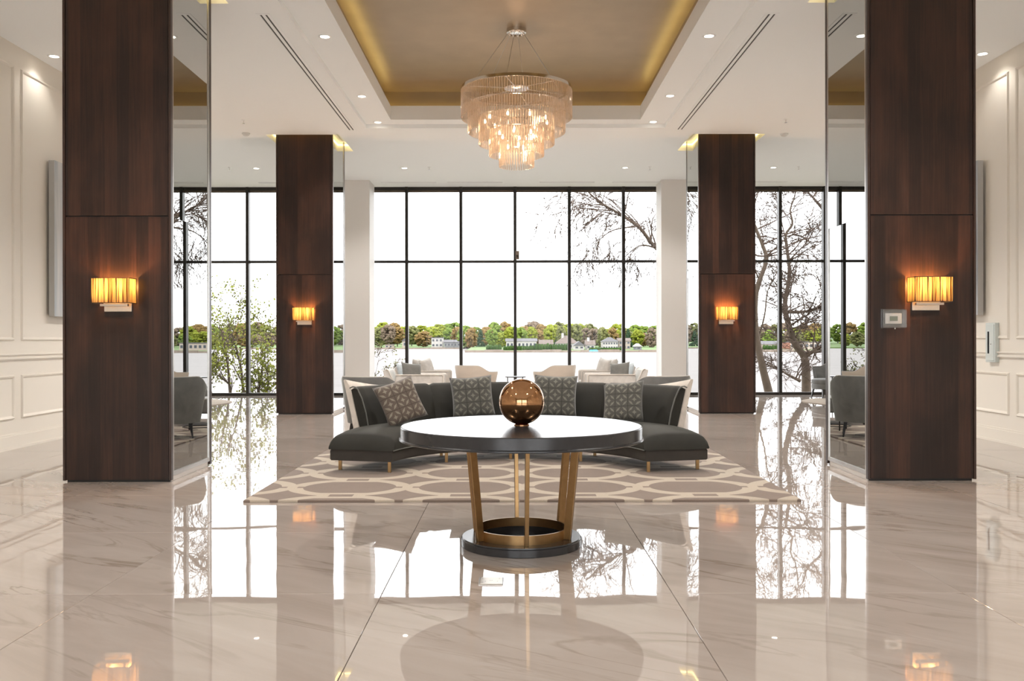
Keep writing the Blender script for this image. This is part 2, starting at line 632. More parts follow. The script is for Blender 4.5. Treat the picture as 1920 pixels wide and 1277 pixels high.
M['house_glass'] = plain('dark_house_window', (0.03, 0.035, 0.045), 0.1)
M['blue'] = plain('blue_tarpaulin', (0.0400, 0.1760, 0.3360), 0.6)
M['hedge'] = mat_foliage('cedar_hedge_green', (0.0120, 0.0280, 0.0080), (0.0400, 0.0720, 0.0160), 0.5)
FOL = [mat_foliage('yellow_green_crown', (0.0902, 0.1066, 0.0123), (0.1968, 0.2132, 0.0287)),
       mat_foliage('fresh_green_crown', (0.0574, 0.0902, 0.0164), (0.1394, 0.1804, 0.0328)),
       mat_foliage('russet_crown', (0.0984, 0.0615, 0.0246), (0.1968, 0.1312, 0.0492)),
       mat_foliage('brown_bare_crown', (0.0820, 0.0590, 0.0410), (0.1640, 0.1230, 0.0902)),
       mat_foliage('olive_crown', (0.0656, 0.0697, 0.0246), (0.1476, 0.1476, 0.0574)),
       mat_foliage('dark_conifer', (0.0123, 0.0262, 0.0148), (0.0369, 0.0615, 0.0287))]

# ------------------------------------------------------------------ layout constants (metres)
AX = 0.065                 # axis of symmetry of the lobby
ZC = 4.857                 # main ceiling
XL, XR = -5.97, 6.13       # side walls of the lobby
LX = 12.0                  # half width of the window lounge
YW = 21.25                 # window wall
YB = -6.0                  # rear wall
YS = 14.3                  # where the lobby opens into the wider lounge
CW, CD = 0.995, 1.12       # clad column width, depth
COLX = (-3.625, 3.762)
COLY = (8.32, 15.85)
SLOT = 0.14

# ------------------------------------------------------------------ floor: one object per marble slab
floor = MB().box(XL, XR, YB, YS, -0.16, -0.014).box(-LX, LX, YS, YW + 0.2, -0.16, -0.014).build('floor', M['grout'])
tag(floor, kind='structure')
TX0, TY0, TS, TSY = -0.67, 4.658, 1.492, 1.4855
G = 0.0016
full_tile = MB().cbox(-TS / 2 + G, TS / 2 - G, -TSY / 2 + G, TSY / 2 - G, -0.014, 0.0, 0.0012).mesh('tile', M['marble'])


def clip(a0, a1, b0, b1):
    return max(a0, b0), min(a1, b1)


for j in range(-8, 13):
    y0 = TY0 + j * TSY
    y1 = y0 + TSY
    for i in range(-9, 9):
        x0 = TX0 + i * TS
        x1 = x0 + TS
        for (rx0, rx1, ry0, ry1) in ((XL, XR, YB, YS), (-LX, LX, YS, YW - 0.06)):
            cx0, cx1 = clip(x0, x1, rx0, rx1)
            cy0, cy1 = clip(y0, y1, ry0, ry1)
            if cx1 - cx0 < 0.03 or cy1 - cy0 < 0.03:
                continue
            mx_, my_ = (cx0 + cx1) / 2, (cy0 + cy1) / 2
            w, d = cx1 - cx0, cy1 - cy0
            if abs(w - TS) < 1e-6 and abs(d - TSY) < 1e-6:
                me = full_tile
            else:
                me = MB().cbox(-w / 2 + G, w / 2 - G, -d / 2 + G, d / 2 - G, -0.014, 0.0, 0.0012).mesh('tile', M['marble'])
            link('tile', me, floor, loc=(mx_, my_, 0))

# ------------------------------------------------------------------ ceiling with tray and column slots
STEP = (AX - 2.51, AX + 2.51, 8.7, 15.24)      # shallow raised border
OPEN = (AX - 2.055, AX + 2.055, 9.05, 14.92)   # tray opening
Z1, Z2, Z3 = ZC + 0.065, 5.15, 5.41
slots = [(cx - CW / 2 - SLOT, cx + CW / 2 + SLOT, cy_ - SLOT, cy_ + CD + SLOT) for cx in COLX for cy_ in COLY]


def sheet(mb, rect_list, holes, z):
    xs = sorted({v for r in rect_list + holes for v in r[:2]})
    ys = sorted({v for r in rect_list + holes for v in r[2:]})
    for a, b in zip(xs, xs[1:]):
        for c, d in zip(ys, ys[1:]):
            mx_, my_ = (a + b) / 2, (c + d) / 2
            if not any(r[0] < mx_ < r[1] and r[2] < my_ < r[3] for r in rect_list):
                continue
            if any(r[0] < mx_ < r[1] and r[2] < my_ < r[3] for r in holes):
                continue
            mb.quad((a, c, z), (a, d, z), (b, d, z), (b, c, z))


def collar(mb, r, z0, z1):
    x0, x1, y0, y1 = r
    mb.quad((x0, y0, z0), (x1, y0, z0), (x1, y0, z1), (x0, y0, z1))
    mb.quad((x1, y0, z0), (x1, y1, z0), (x1, y1, z1), (x1, y0, z1))
    mb.quad((x1, y1, z0), (x0, y1, z0), (x0, y1, z1), (x1, y1, z1))
    mb.quad((x0, y1, z0), (x0, y0, z0), (x0, y0, z1), (x0, y1, z1))


cm = MB()
sheet(cm, [(XL, XR, YB, YS), (-LX, LX, YS, YW + 0.1)], [STEP] + slots, ZC)
collar(cm, STEP, ZC, Z1)
for s_ in slots:
    collar(cm, s_, ZC, 5.02)
    cm.quad((s_[0], s_[2], 5.02), (s_[0], s_[3], 5.02), (s_[1], s_[3], 5.02), (s_[1], s_[2], 5.02))
ceiling = cm.build('ceiling', M['ceiling'])
tag(ceiling, kind='structure')
b = MB()
sheet(b, [STEP], [OPEN], Z1)
b.build('tray_border', M['ceiling'], ceiling)
b = MB()
lip_o = (OPEN[0] - 0.03, OPEN[1] + 0.03, OPEN[2] - 0.03, OPEN[3] + 0.03)
GOLD = (OPEN[0] - 0.115, OPEN[1] + 0.115, OPEN[2] - 0.115, OPEN[3] + 0.115)
collar(b, OPEN, Z1, Z2)
collar(b, lip_o, Z2 - 0.06, Z2)
sheet(b, [lip_o], [OPEN], Z2)
sheet(b, [GOLD], [lip_o], Z2 - 0.06)
b.build('tray_lip', M['ceiling'], ceiling)
b = MB()
collar(b, GOLD, Z2 - 0.06, Z3)
sheet(b, [GOLD], [], Z3)
tag(b.build('gold_tray', M['gold'], ceiling), 'matt gold painted recess of the ceiling tray')
b = MB()
x0, x1, y0, y1 = GOLD
for (a0, a1, c0, c1) in ((x0 + .02, x0 + .05, y0 + .05, y1 - .05), (x1 - .05, x1 - .02, y0 + .05, y1 - .05),
                         (x0 + .05, x1 - .05, y0 + .02, y0 + .05), (x0 + .05, x1 - .05, y1 - .05, y1 - .02)):
    b.box(a0, a1, c0, c1, Z2 - 0.055, Z2 - 0.045)
b.build('cove_light_strip', M['cove_gold'], ceiling)
for s_ in slots:
    b = MB()
    x0, x1, y0, y1 = s_
    for (a0, a1, c0, c1) in ((x0 + .005, x0 + .02, y0, y1), (x1 - .02, x1 - .005, y0, y1), (x0 + .02, x1 - .02, y0 + .005, y0 + .02), (x0 + .02, x1 - .02, y1 - .02, y1 - .005)):
        b.box(a0, a1, c0, c1, 4.965, 4.985)
    b.build('cove_light_strip', M['cove'], ceiling)
roof = MB().box(-LX - 0.3, LX + 0.3, YS - 0.2, YW + 0.35, 5.5, 5.7).box(XL - 0.3, XR + 0.3, YB - 0.3, YS - 0.2, 5.5, 5.7).build('roof', M['ceiling'])
tag(roof, kind='structure')

# ------------------------------------------------------------------ walls with applied mouldings
def wall(name, x0, x1, y0, y1, z0=-0.16, z1=5.5, m='cream'):
    return tag(MB().box(x0, x1, y0, y1, z0, z1).build(name, M[m]), kind='structure')


wl_ = wall('wall_left', XL - 0.2, XL, YB, YS)
wr_ = wall('wall_right', XR, XR + 0.2, YB, YS)
wall('wall_lounge_left', -LX, XL - 0.2, YS - 0.2, YS)
wall('wall_lounge_right', XR + 0.2, LX, YS - 0.2, YS)
wall('wall_end_left', -LX - 0.2, -LX, YS - 0.2, YW + 0.3)
wall('wall_end_right', LX, LX + 0.2, YS - 0.2, YW + 0.3)


def moulding(parent, X, sx, y0, y1, z0, z1, t=0.042, h=0.022):
    """picture-frame moulding on the plane X, standing out in direction sx"""
    b = MB()
    prof = [(0, 0), (0.3, 1.0), (0.65, 0.75), (1.0, 0.0)]
    rings = []
    for u, k in prof:
        o_ = u * t
        rings.append([(X + sx * h * k, y0 + o_, z0 + o_), (X + sx * h * k, y1 - o_, z0 + o_), (X + sx * h * k, y1 - o_, z1 - o_), (X + sx * h * k, y0 + o_, z1 - o_)])
    o = len(b.v)
    for r_ in rings:
        b.v += r_
    for i in range(len(rings) - 1):
        for k in range(4):
            b.f.append((o + i * 4 + k, o + i * 4 + (k + 1) % 4, o + (i + 1) * 4 + (k + 1) % 4, o + (i + 1) * 4 + k))
    return b.build('panel_moulding', M['cream'], parent)


for (wo_, X, sx, ya) in ((wl_, XL, 1, 11.02), (wr_, XR, -1, 11.17)):
    spans = []
    y = ya
    spans.append((ya, YS - 0.25))
    y = ya - 0.16
    while y > YB + 1.5:
        spans.append((y - 2.3, y))
        y -= 2.46
    for (a, c) in spans:
        moulding(wo_, X, sx, a, c, 1.30, 4.60)
        moulding(wo_, X, sx, a, c, 0.36, 0.885)
    rl = MB()
    for (h, z0, z1) in ((0.030, 1.075, 1.095), (0.018, 1.095, 1.125), (0.034, 1.125, 1.140)):
        rl.box(*sorted((X, X + sx * h)), YB, YS, z0, z1)
    rl.build('chair_rail', M['cream'], wo_)
    side = 'left' if sx > 0 else 'right'
    bb = MB()
    bb.box(*sorted((X, X + sx * 0.018)), YB, YS, 0.0, 0.16)
    bb.box(*sorted((X, X + sx * 0.026)), YB, YS, 0.0, 0.03)
    bb.box(*sorted((X, X + sx * 0.010)), YB, YS, 0.16, 0.185)
    tag(bb.build('baseboard_' + side, M['cream']), kind='structure')

# rear of the lobby, behind the viewer: an unseen glazed entrance, added to let daylight in
wrr = wall('wall_rear', XL, XR, YB - 0.2, YB, 3.6, 5.5)
for i, (a, c) in enumerate(((XL, XL + 0.7), (-0.35, 0.45), (XR - 0.7, XR))):
    MB().box(a, c, YB - 0.2, YB, -0.16, 3.6).build('pier', M['cream'], wrr)


def glazing(name, xs, y, z0, zt, z1, depth=0.16, wid=0.072):
    """curtain wall: one object per mullion, rail and pane; xs are the mullion centres"""
    root = thing(name, None, None, (0, y, 0))
    tag(root, kind='structure')
    for k, x in enumerate(xs):
        m_ = MB().box(x - wid / 2, x + wid / 2, -depth, 0.0, z0, z1).build('mullion', M['mullion'], root, bevel=0.004)
    for a, c in zip(xs, xs[1:]):
        a2, c2 = a + wid / 2, c - wid / 2
        MB().box(a2, c2, -depth * 0.7, 0.0, zt - 0.028, zt + 0.028).build('transom', M['mullion'], root)
        MB().box(a2, c2, -depth * 0.8, 0.0, z0, z0 + 0.06).build('bottom_rail', M['mullion'], root)
        MB().box(a2, c2, -depth * 0.8, 0.0, z1 - 0.07, z1).box(a2, c2, -0.04, 0.0, z1 - 0.11, z1 - 0.07).build('top_rail', M['mullion'], root)
        MB().box(a2, c2, -0.055, -0.045, z1 - 0.105, z1 - 0.07).build('top_bead', M['mullion_in'], root)
        for (p0, p1) in ((z0 + 0.06, zt - 0.028), (zt + 0.028, z1 - 0.11)):
            MB().quad((a2, -0.02, p0), (c2, -0.02, p0), (c2, -0.02, p1), (a2, -0.02, p1)).build('pane', M['pane'], root)
    return root


XM = [-2.451 + 1.263 * k for k in range(5)]
glazing('window_1', [XM[0] - 1.25] + XM + [XM[-1] + 1.25], YW, 0.0, 3.12, ZC)
glazing('window_2', [-11.95, -10.95, -9.75, -8.55, -7.36, -6.16, -4.95, -3.76], YW, 0.0, 3.12, ZC)
glazing('window_3', [3.92, 5.08, 6.25, 7.29, 8.50, 9.70, 10.90, 11.95], YW, 0.0, 3.12, ZC)
rw = glazing('added_rear_window_left', [XL + 0.73, -4.2, -3.1, -2.0, -0.38], YB - 0.05, 0.0, 2.6, 3.6)  # unseen glazing, added so sky light enters from behind the camera
rw = glazing('added_rear_window_right', [0.48, 2.1, 3.2, 4.3, XR - 0.73], YB - 0.05, 0.0, 2.6, 3.6)
tag(MB().box(-LX, LX, YW, YW + 0.3, 4.86, 5.5).box(-LX, LX, YW + 0.02, YW + 0.3, -0.3, 0.0).build('wall_facade', M['ceiling']), kind='structure')

# white structural columns at the window
for cx, lab in ((-3.64, 'white square structural column at the window, on the left of the sofa'),
                (3.80, 'white square structural column at the window, on the right of the sofa')):
    c = thing('white_column', lab, 'column', (cx, 20.2, 0), kind='structure')
    MB().box(-0.47, 0.47, 0.0, 0.72, 0.0, ZC).build('shaft', M['white'], c, bevel=0.006)
    MB().box(-0.478, 0.478, -0.008, 0.728, 0.0, 0.09).build('skirting', M['white'], c)

# ------------------------------------------------------------------ walnut and mirror clad columns
def clad_column(cx, cy_, label, tilt):
    c = thing('clad_column', label, 'column', (cx, cy_, 0), kind='structure')
    h = CW / 2
    MB().box(-h + 0.03, h - 0.03, 0.022, CD - 0.022, 0.0, 5.0).build('core', M['black'], c)
    for y0, y1 in ((0.0, 0.02), (CD - 0.02, CD)):
        for z0, z1 in ((0.022, 2.436), (2.447, 4.99)):
            MB().box(-h + 0.028, h - 0.028, y0 + (0.003 if y0 == 0 else 0), y1 - (0.003 if y0 else 0), z0, z1).build('wood_panel', M['walnut'], c)
        for s in (-1, 1):
            a, d = sorted((s * h, s * (h - 0.022)))
            yy0, yy1 = (0.0, 0.045) if y0 == 0 else (CD - 0.045, CD)
            MB().box(a, d, yy0, yy1, 0.015, 4.99).build('corner_trim', M['walnut_edge'], c)
    for s in (-1, 1):
        X = s * (h - 0.012)
        for k, (z0, z1) in enumerate(((0.085, 2.439), (2.442, 4.98))):
            o = MB().box(*sorted((s * (h - 0.03), X)), 0.072, CD - 0.072, z0, z1).build('mirror_panel', M['mirror'], c)
            if k:
                o.rotation_euler = (0, 0, s * tilt)
                o.location = (s * 0.004, 0, 0)
        fx = sorted((s * (h - 0.03), s * (h - 0.003)))
        for y0, y1 in ((0.047, 0.075), (CD - 0.075, CD - 0.047)):
            MB().box(*fx, y0, y1, 0.05, 4.98).build('mirror_frame', M['steel'], c)
        MB().box(*fx, 0.075, CD - 0.075, 0.05, 0.088).build('mirror_frame', M['steel'], c)
        MB().box(*sorted((s * (h - 0.04), s * (h - 0.022))), 0.06, CD - 0.06, 0.0, 0.05).build('plinth', M['white'], c)
    return c


clad_column(COLX[0], COLY[0], 'dark walnut and mirror clad column, nearest on the left, beside the cream wall', 0.003)
clad_column(COLX[1], COLY[0], 'dark walnut and mirror clad column carrying the thermostat, nearest on the right', -0.003)
clad_column(COLX[0], COLY[1], 'dark walnut and mirror clad column behind the sofa on the left', 0.002)
clad_column(COLX[1], COLY[1], 'dark walnut and mirror clad column behind the sofa on the right', -0.002)

# ------------------------------------------------------------------ ceiling fittings
def add_spot(parent, energy, col, size, loc, blend=0.6):
    l_ = bpy.data.lights.new('downlight_beam', 'SPOT')
    l_.energy = energy
    l_.color = col
    l_.spot_size = size
    l_.spot_blend = blend
    l_.shadow_soft_size = 0.05
    o = bpy.data.objects.new('downlight_beam', l_)
    COL.objects.link(o)
    o.parent = parent
    o.location = loc
    return o


trim_me = MB().lathe([(0.052, 0.0), (0.056, -0.008), (0.078, -0.006), (0.082, 0.0)], 28).mesh('trim_ring', M['ceiling'], 60)
lens_me = MB().lathe([(0.0, -0.002), (0.054, -0.002)], 28).mesh('lens', M['lens'])


def downlight(x, y, z, label, group, k=1.0):
    t = thing('recessed_downlight', label, 'downlight', (x, y, z), 0, group)
    link('trim_ring', trim_me, t)
    link('lens', lens_me, t)
    add_spot(t, DOWNLIGHT_W * k, (1.0, 0.955, 0.90), R(125), (0, 0, -0.02))
    return t


gt = 'downlights in the tray border'
for s, sd in ((-1, 'left'), (1, 'right')):
    for y, nm in ((15.08, 'at its far corner'), (13.47, 'middle of its three'), (10.81, 'nearest of its three')):
        downlight(AX + s * 2.29, y, Z1, f'round recessed downlight in the {sd} side of the tray border, {nm}', gt)
gw = 'downlights by the window'
for x, nm in ((-5.29, 'left of the left walnut column'), (-2.22, 'just right of the left white column'), (2.35, 'just left of the right white column'), (5.42, 'right of the right walnut column')):
    downlight(x, 18.78, ZC, f'small recessed downlight near the window, {nm}', gw, 0.35)
gl_ = 'downlights along the side walls'
downlight(-5.72, 11.34, ZC, 'recessed downlight washing the cream wall above the left painting', gl_, 0.04)
downlight(5.87, 11.30, ZC, 'recessed downlight washing the cream wall above the right painting', gl_, 0.04)
for x, y in ((-5.72, 7.0), (5.87, 7.0), (-5.72, 2.5), (5.87, 2.5), (-2.6, 6.2), (2.7, 6.2), (-2.6, 2.0), (2.7, 2.0), (-2.6, -2.5), (2.7, -2.5)):  # unseen lamps added to brighten the lobby from the entrance side
    downlight(x, y, ZC, f'added unseen fill downlight in the {"left" if x < 0 else "right"} {"wall" if abs(x) > 5 else "aisle"} line towards the entrance, {ORD[int((y + 3) / 4)]} from the doors', 'added fill downlights near the entrance', 0.12 if abs(x) > 5 else 1.0)

for x, nm in ((-2.71, 'left'), (2.845, 'right')):
    t = thing('linear_diffuser', f'long white twin slot air diffuser in the ceiling {nm} of the tray', 'air vent', (x, 9.9, ZC), 0, 'slot diffusers')
    L = 5.46
    MB().box(-0.075, -0.040, 0, L, -0.006, 0).box(0.040, 0.075, 0, L, -0.006, 0).box(-0.018, 0.018, 0, L, -0.006, 0).box(-0.075, 0.075, -0.03, 0, -0.006, 0).box(-0.075, 0.075, L, L + 0.03, -0.006, 0).build('frame', M['ceiling'], t)
    for a in (-0.040, 0.018):
        MB().box(a, a + 0.022, 0, L, -0.0015, -0.0005).build('slot', M['slot_shade'], t)  # flat dark strip painted as the shade of a recessed slot
for k, x in enumerate((-5.1, -2.33, -0.83, 1.25, 2.28 + 0.62, 5.6)):
    t = thing('linear_diffuser', f'thin white slot diffuser along the window head, {ORD[k]} from the left', 'air vent', (x, 20.5, ZC), 0, 'window head diffusers')
    MB().box(-0.62, 0.62, -0.05, -0.022, -0.012, 0).box(-0.62, 0.62, 0.022, 0.05, -0.012, 0).build('frame', M['ceiling'], t)
    MB().box(-0.62, 0.62, -0.022, 0.022, -0.002, -0.0005).build('slot', M['slot_shade'], t)  # slot depth only painted: a flat strip in a shade colour


def sprinkler(x, y, label):
    t = thing('fire_sprinkler', label, 'sprinkler', (x, y, ZC), 0, 'ceiling sprinklers')
    MB().lathe([(0.0, 0.0), (0.035, 0.0), (0.03, -0.008), (0.012, -0.012)], 16).build('escutcheon', M['ceiling'], t, 60)
    MB().tube([(0, 0, -0.01), (0, 0, -0.055)], 0.008, 8).box(-0.004, 0.004, -0.02, 0.02, -0.05, -0.046).build('head', M['chrome'], t)
    MB().lathe([(0.0, -0.058), (0.022, -0.058), (0.022, -0.055), (0.0, -0.055)], 12).build('deflector', M['chrome'], t)


for x, y, lab in ((-4.33, 14.65, 'ahead of the far left walnut column'), (4.43, 14.65, 'ahead of the far right walnut column'),
                  (-5.82, 18.7, 'near the window, far left'), (-1.7, 18.7, 'near the window, left of the chandelier'),
                  (2.85, 18.7, 'near the window, right of the chandelier'), (5.92, 18.7, 'near the window, far right')):
    sprinkler(x, y, 'small chrome fire sprinkler on the ceiling ' + lab)
for x, sd in ((-4.57, 'left'), (4.72, 'right')):
    t = thing('smoke_detector', f'white dome smoke detector on the ceiling above the {sd} walnut column', 'detector', (x, 15.6 if x < 0 else 15.7, ZC))
    MB().lathe([(0.0, 0.0), (0.07, 0.0), (0.07, -0.018), (0.055, -0.022)], 24).build('base', M['plastic'], t, 50)
    MB().lathe([(0.055, -0.018), (0.05, -0.038), (0.03, -0.05), (0.0, -0.054)], 24).build('dome', M['plastic'], t, 50)

# ------------------------------------------------------------------ chandelier
CH = (AX, 12.0)
ch = thing('chandelier', 'five-tier crystal rod chandelier hanging from the gold ceiling tray', 'chandelier', (CH[0], CH[1], 0))
MB().lathe([(0.0, 5.41), (0.13, 5.41), (0.13, 5.36), (0.12, 5.352), (0.0, 5.352)], 32).build('ceiling_canopy', M['chrome'], ch, 50)
for k in range(10):
    a = 2 * PI * (k + 0.2) / 10
    q = MB().lathe([(0.0, 5.338), (0.012, 5.342), (0.016, 5.352)], 8, (0.1 * math.cos(a), 0.1 * math.sin(a)))
    q.build('canopy_crystal', M['chrome'], ch, 80)
for k in range(6):
    a = 2 * PI * (k + 0.3) / 6
    MB().tube([(0.11 * math.cos(a), 0.11 * math.sin(a), 5.355), (0.62 * math.cos(a), 0.62 * math.sin(a), 4.625)], 0.0028, 5).build('suspension_cable', M['steel'], ch)
MB().lathe([(0.735, 4.585), (0.735, 4.625), (0.722, 4.625), (0.722, 4.585)], 72, closed=True).build('top_ring', M['chrome'], ch, 40)
b = MB()
for k in range(6):
    a = 2 * PI * (k + 0.3) / 6
    b.tube([(0.05 * math.cos(a), 0.05 * math.sin(a), 4.63), (0.724 * math.cos(a), 0.724 * math.sin(a), 4.60)], 0.006, 5)
b.lathe([(0.0, 4.655), (0.14, 4.65), (0.17, 4.625), (0.0, 4.62)], 24)
b.build('spider_frame', M['chrome'], ch, 40)
TIERS = [(0.727, 4.60, 4.235), (0.637, 4.40, 4.045), (0.494, 4.24, 3.885), (0.356, 4.08, 3.735), (0.225, 3.90, 3.590)]
back_rods = MB()
rod_meshes = {}
rods_done = 0
front_counts = []
for ti, (r, zt, zb) in enumerate(TIERS):
    n = int(2 * PI * r / 0.0335)
    ring = MB().lathe([(r + 0.006, zt - 0.01), (r + 0.006, zt + 0.002), (r - 0.012, zt + 0.002), (r - 0.012, zt - 0.01)], 64, closed=True).build('tier_ring', M['chrome'], ch, 40)
    L = zt - zb
    rm = MB().tube([(0, 0, 0), (0, 0, -L + 0.012), (0, 0, -L)], [0.0105, 0.0105, 0.004], 6)
    me = rm.mesh('crystal_rod', M['crystal'])
    for k in range(n):
        a = 2 * PI * (k + 0.5) / n
        p = (r * math.cos(a), r * math.sin(a), zt - 0.01)
        if math.sin(a) < 0.27 and rods_done < 300:
            link('crystal_rod', me, ring, loc=p, rot=(0, 0, a))
            rods_done += 1
        else:
            back_rods.tube([p, (p[0], p[1], p[2] - L + 0.012), (p[0], p[1], p[2] - L)], [0.0105, 0.0105, 0.004], 6)
tag(back_rods.build('crystal_rods', M['crystal'], ch), kind='stuff')
bulb_me = MB().lathe([(0.0, -0.03), (0.012, -0.024), (0.017, -0.008), (0.013, 0.012), (0.006, 0.03), (0.0, 0.034)], 10).mesh('bulb', M['bulb'], 180)
for (r, z, n) in ((0.42, 4.20, 9), (0.24, 4.02, 6), (0.12, 3.86, 3)):
    for k in range(n):
        a = 2 * PI * (k + 0.35) / n
        link('bulb', bulb_me, ch, loc=(r * math.cos(a), r * math.sin(a), z))
for z, r in ((4.22, 0.06), (3.98, 0.05), (3.78, 0.04)):
    l_ = bpy.data.lights.new('chandelier_glow', 'POINT')
    l_.energy = CHANDELIER_W
    l_.color = (1.0, 0.66, 0.42)
    l_.shadow_soft_size = r
    o = bpy.data.objects.new('chandelier_glow', l_)
    COL.objects.link(o)
    o.parent = ch
    o.location = (0, 0, z)

# ------------------------------------------------------------------ wall sconces
def sconce():
    t = thing('wall_sconce', '', 'wall lamp')
    w, d, z0, z1 = 0.17, 0.165, 1.640, 1.863
    y1 = -0.012
    y0 = y1 - d
    xs = [-w, -w / 3, w / 3, w]
    for a, c in zip(xs, xs[1:]):
        MB().quad((a, y0, z0), (c, y0, z0), (c, y0, z1), (a, y0, z1)).build('string_panel', M['string'], t)
    for s in (-1, 1):
        MB().quad((s * w, y0, z0), (s * w, y1, z0), (s * w, y1, z1), (s * w, y0, z1)).build('string_panel', M['string'], t)
    f = MB()
    for z in (z0, z1):
        f.box(-w - .003, w + .003, y0 - .003, y0 + .003, z - .003, z + .003)
        for s in (-1, 1):
            f.box(s * w - .003, s * w + .003, y0, y1, z - .003, z + .003)
    for x in xs:
        f.box(x - .0022, x + .0022, y0 - .003, y0 + .001, z0, z1)
    for s in (-1, 1):
        f.box(s * w - .003, s * w + .003, y1 - .004, y1, z0, z1)
    f.build('shade_frame', M['shade_frame'], t)
    MB().box(-0.125, 0.125, -0.016, 0.002, 1.565, 1.70).build('back_plate', M['nickel'], t, bevel=0.002)
    MB().box(-0.125, 0.125, -0.105, -0.070, 1.612, 1.634).build('cross_bar', M['nickel'], t, bevel=0.002)
    MB().box(-0.012, 0.012, -0.075, -0.014, 1.612, 1.630).build('arm', M['nickel'], t)
    for s in (-1, 1):
        MB().lathe([(0.013, 1.634), (0.013, 1.70), (0.0, 1.70)], 12, (s * 0.085, -0.088)).build('candle_tube', M['nickel'], t, 50)
        bl = MB().lathe([(0.0, 1.70), (0.012, 1.705), (0.018, 1.73), (0.012, 1.76), (0.0, 1.785)], 10, (s * 0.085, -0.088)).build('bulb', M['sconce_bulb'], t, 180)
        l_ = bpy.data.lights.new('sconce_glow', 'POINT')
        l_.energy = SCONCE_W
        l_.color = (1.0, 0.47, 0.13)
        l_.shadow_soft_size = 0.02
        o = bpy.data.objects.new('sconce_glow', l_)
        COL.objects.link(o)
        o.parent = t
        o.location = (s * 0.085, -0.088, 1.80)
    return t


sc0 = sconce()
sc0.location = (COLX[0] + 0.015, COLY[0] + 0.001, 0)
sc0['label'] = 'amber string-shade wall lamp on the near left walnut column'
sc0['group'] = 'string-shade wall lamps'
copy_tree(sc0, None, (COLX[1] + 0.03, COLY[0] + 0.001, 0), 0, 'amber string-shade wall lamp on the near right walnut column above the thermostat')
copy_tree(sc0, None, (COLX[0], COLY[1] + 0.001, 0), 0, 'amber string-shade wall lamp on the left walnut column behind the sofa')
copy_tree(sc0, None, (COLX[1] - 0.02, COLY[1] + 0.001, 0), 0, 'amber string-shade wall lamp on the right walnut column behind the sofa')

# thermostat in its clear guard
th = thing('thermostat', 'white thermostat inside a clear plastic guard on the right walnut column', 'thermostat', (3.495, COLY[0] + 0.003, 1.49))
MB().box(-0.075, 0.075, -0.022, 0, -0.048, 0.048).build('body', M['plastic'], th, bevel=0.005)
MB().box(-0.036, 0.036, -0.024, -0.021, -0.022, 0.022).build('screen', M['lcd'], th)
t = NT('clear_acrylic')
tr = t.n('BsdfTransparent')
tr.inputs['Color'].default_value = (0.93, 0.93, 0.93, 1)
gl = t.n('BsdfGlossy')
gl.inputs['Roughness'].default_value = 0.12
lw = t.n('LayerWeight')
lw.inputs['Blend'].default_value = 0.4
mx = t.n('MixShader')
t.l(t.math('ADD', t.math('MULTIPLY', lw.outputs['Facing'], 0.5), 0.05), mx.inputs[0])
t.l(tr.outputs[0], mx.inputs[1])
t.l(gl.outputs[0], mx.inputs[2])
t.l(mx.outputs[0], t.out.inputs['Surface'])
M['acrylic'] = t.m
g = MB()
g.box(-0.107, 0.107, -0.052, -0.048, -0.083, 0.083)
for s in (-1, 1):
    g.box(*sorted((s * 0.107, s * 0.101)), -0.048, 0, -0.083, 0.083)
    g.box(-0.101, 0.101, -0.048, 0, *sorted((s * 0.083, s * 0.077)))
g.build('clear_guard', M['acrylic'], th, bevel=0.006)
MB().box(-0.112, 0.112, -0.006, 0, -0.088, 0.088).box(-0.1, 0.1, -0.007, 0, -0.07, 0.07).build('guard_base', M['acrylic'], th)
MB().lathe([(0.0, -0.10), (0.008, -0.097), (0.009, -0.085), (0.0, -0.082)], 10, (0, -0.045)).build('lock', M['chrome'], th)

# wall cabinet with a narrow dark window on the right wall
cb = thing('wall_cabinet', 'narrow pale grey cabinet with a dark slot window on the right wall', 'cabinet', (XR, 11.52, 1.255))
MB().box(-0.055, 0, -0.115, 0.115, -0.25, 0.25).build('body', M['cabinet'], cb, bevel=0.006)
MB().box(-0.062, -0.054, -0.095, 0.095, -0.23, 0.23).build('door', M['cabinet'], cb, bevel=0.003)
MB().box(-0.0645, -0.0615, 0.012, 0.048, -0.14, 0.14).build('slot_window', M['dark_glass'], cb)
MB().lathe([(0.0, -0.004), (0.009, -0.004), (0.009, 0.004), (0.0, 0.004)], 10, (-0.064, -0.035)).build('lock', M['chrome'], cb, loc=(0, 0, -0.02))
MB().box(-0.02, -0.004, 0.115, 0.135, -0.13, -0.10).build('latch', M['steel'], cb)

# paintings
for X, s, y0, lab, mt in ((XL, 1, 11.62, 'tall unframed canvas in pale blue and grey on the left wall', 'art_left'),
                          (XR, -1, 11.72, 'tall unframed canvas in dark and silver grey on the right wall', 'art_right')):
    p = thing('painting', lab, 'painting', (X + s * 0.036, y0, 1.61))
    MB().box(*sorted((0, -s * 0.036)), 0.5, 1.0, 1.7, 1.75).build('hanging_cleat', M['steel'], p)
    MB().box(*sorted((0, s * 0.07)), 0, 1.5, 0, 2.0).build('stretched_canvas', M['canvas_edge'], p)
    MB().box(*sorted((s * 0.07, s * 0.073)), 0.0, 1.5, 0.0, 2.0).build('painted_face', M[mt], p)

# motion sensor on the central mullion
ms = thing('motion_sensor', 'small beige motion sensor box on the central window mullion above the transom', 'sensor', (0.13, YW - 0.15, 3.16))
MB().box(-0.045, 0.04, -0.055, 0.02, 0.0, 0.2).build('housing', M['house_beige'], ms, bevel=0.008)
MB().box(-0.03, 0.025, -0.061, -0.054, 0.03, 0.1).build('lens', M['dark_glass'], ms)
MB().box(-0.09, -0.04, -0.03, 0.0, 0.07, 0.12).build('bracket', M['mullion'], ms)

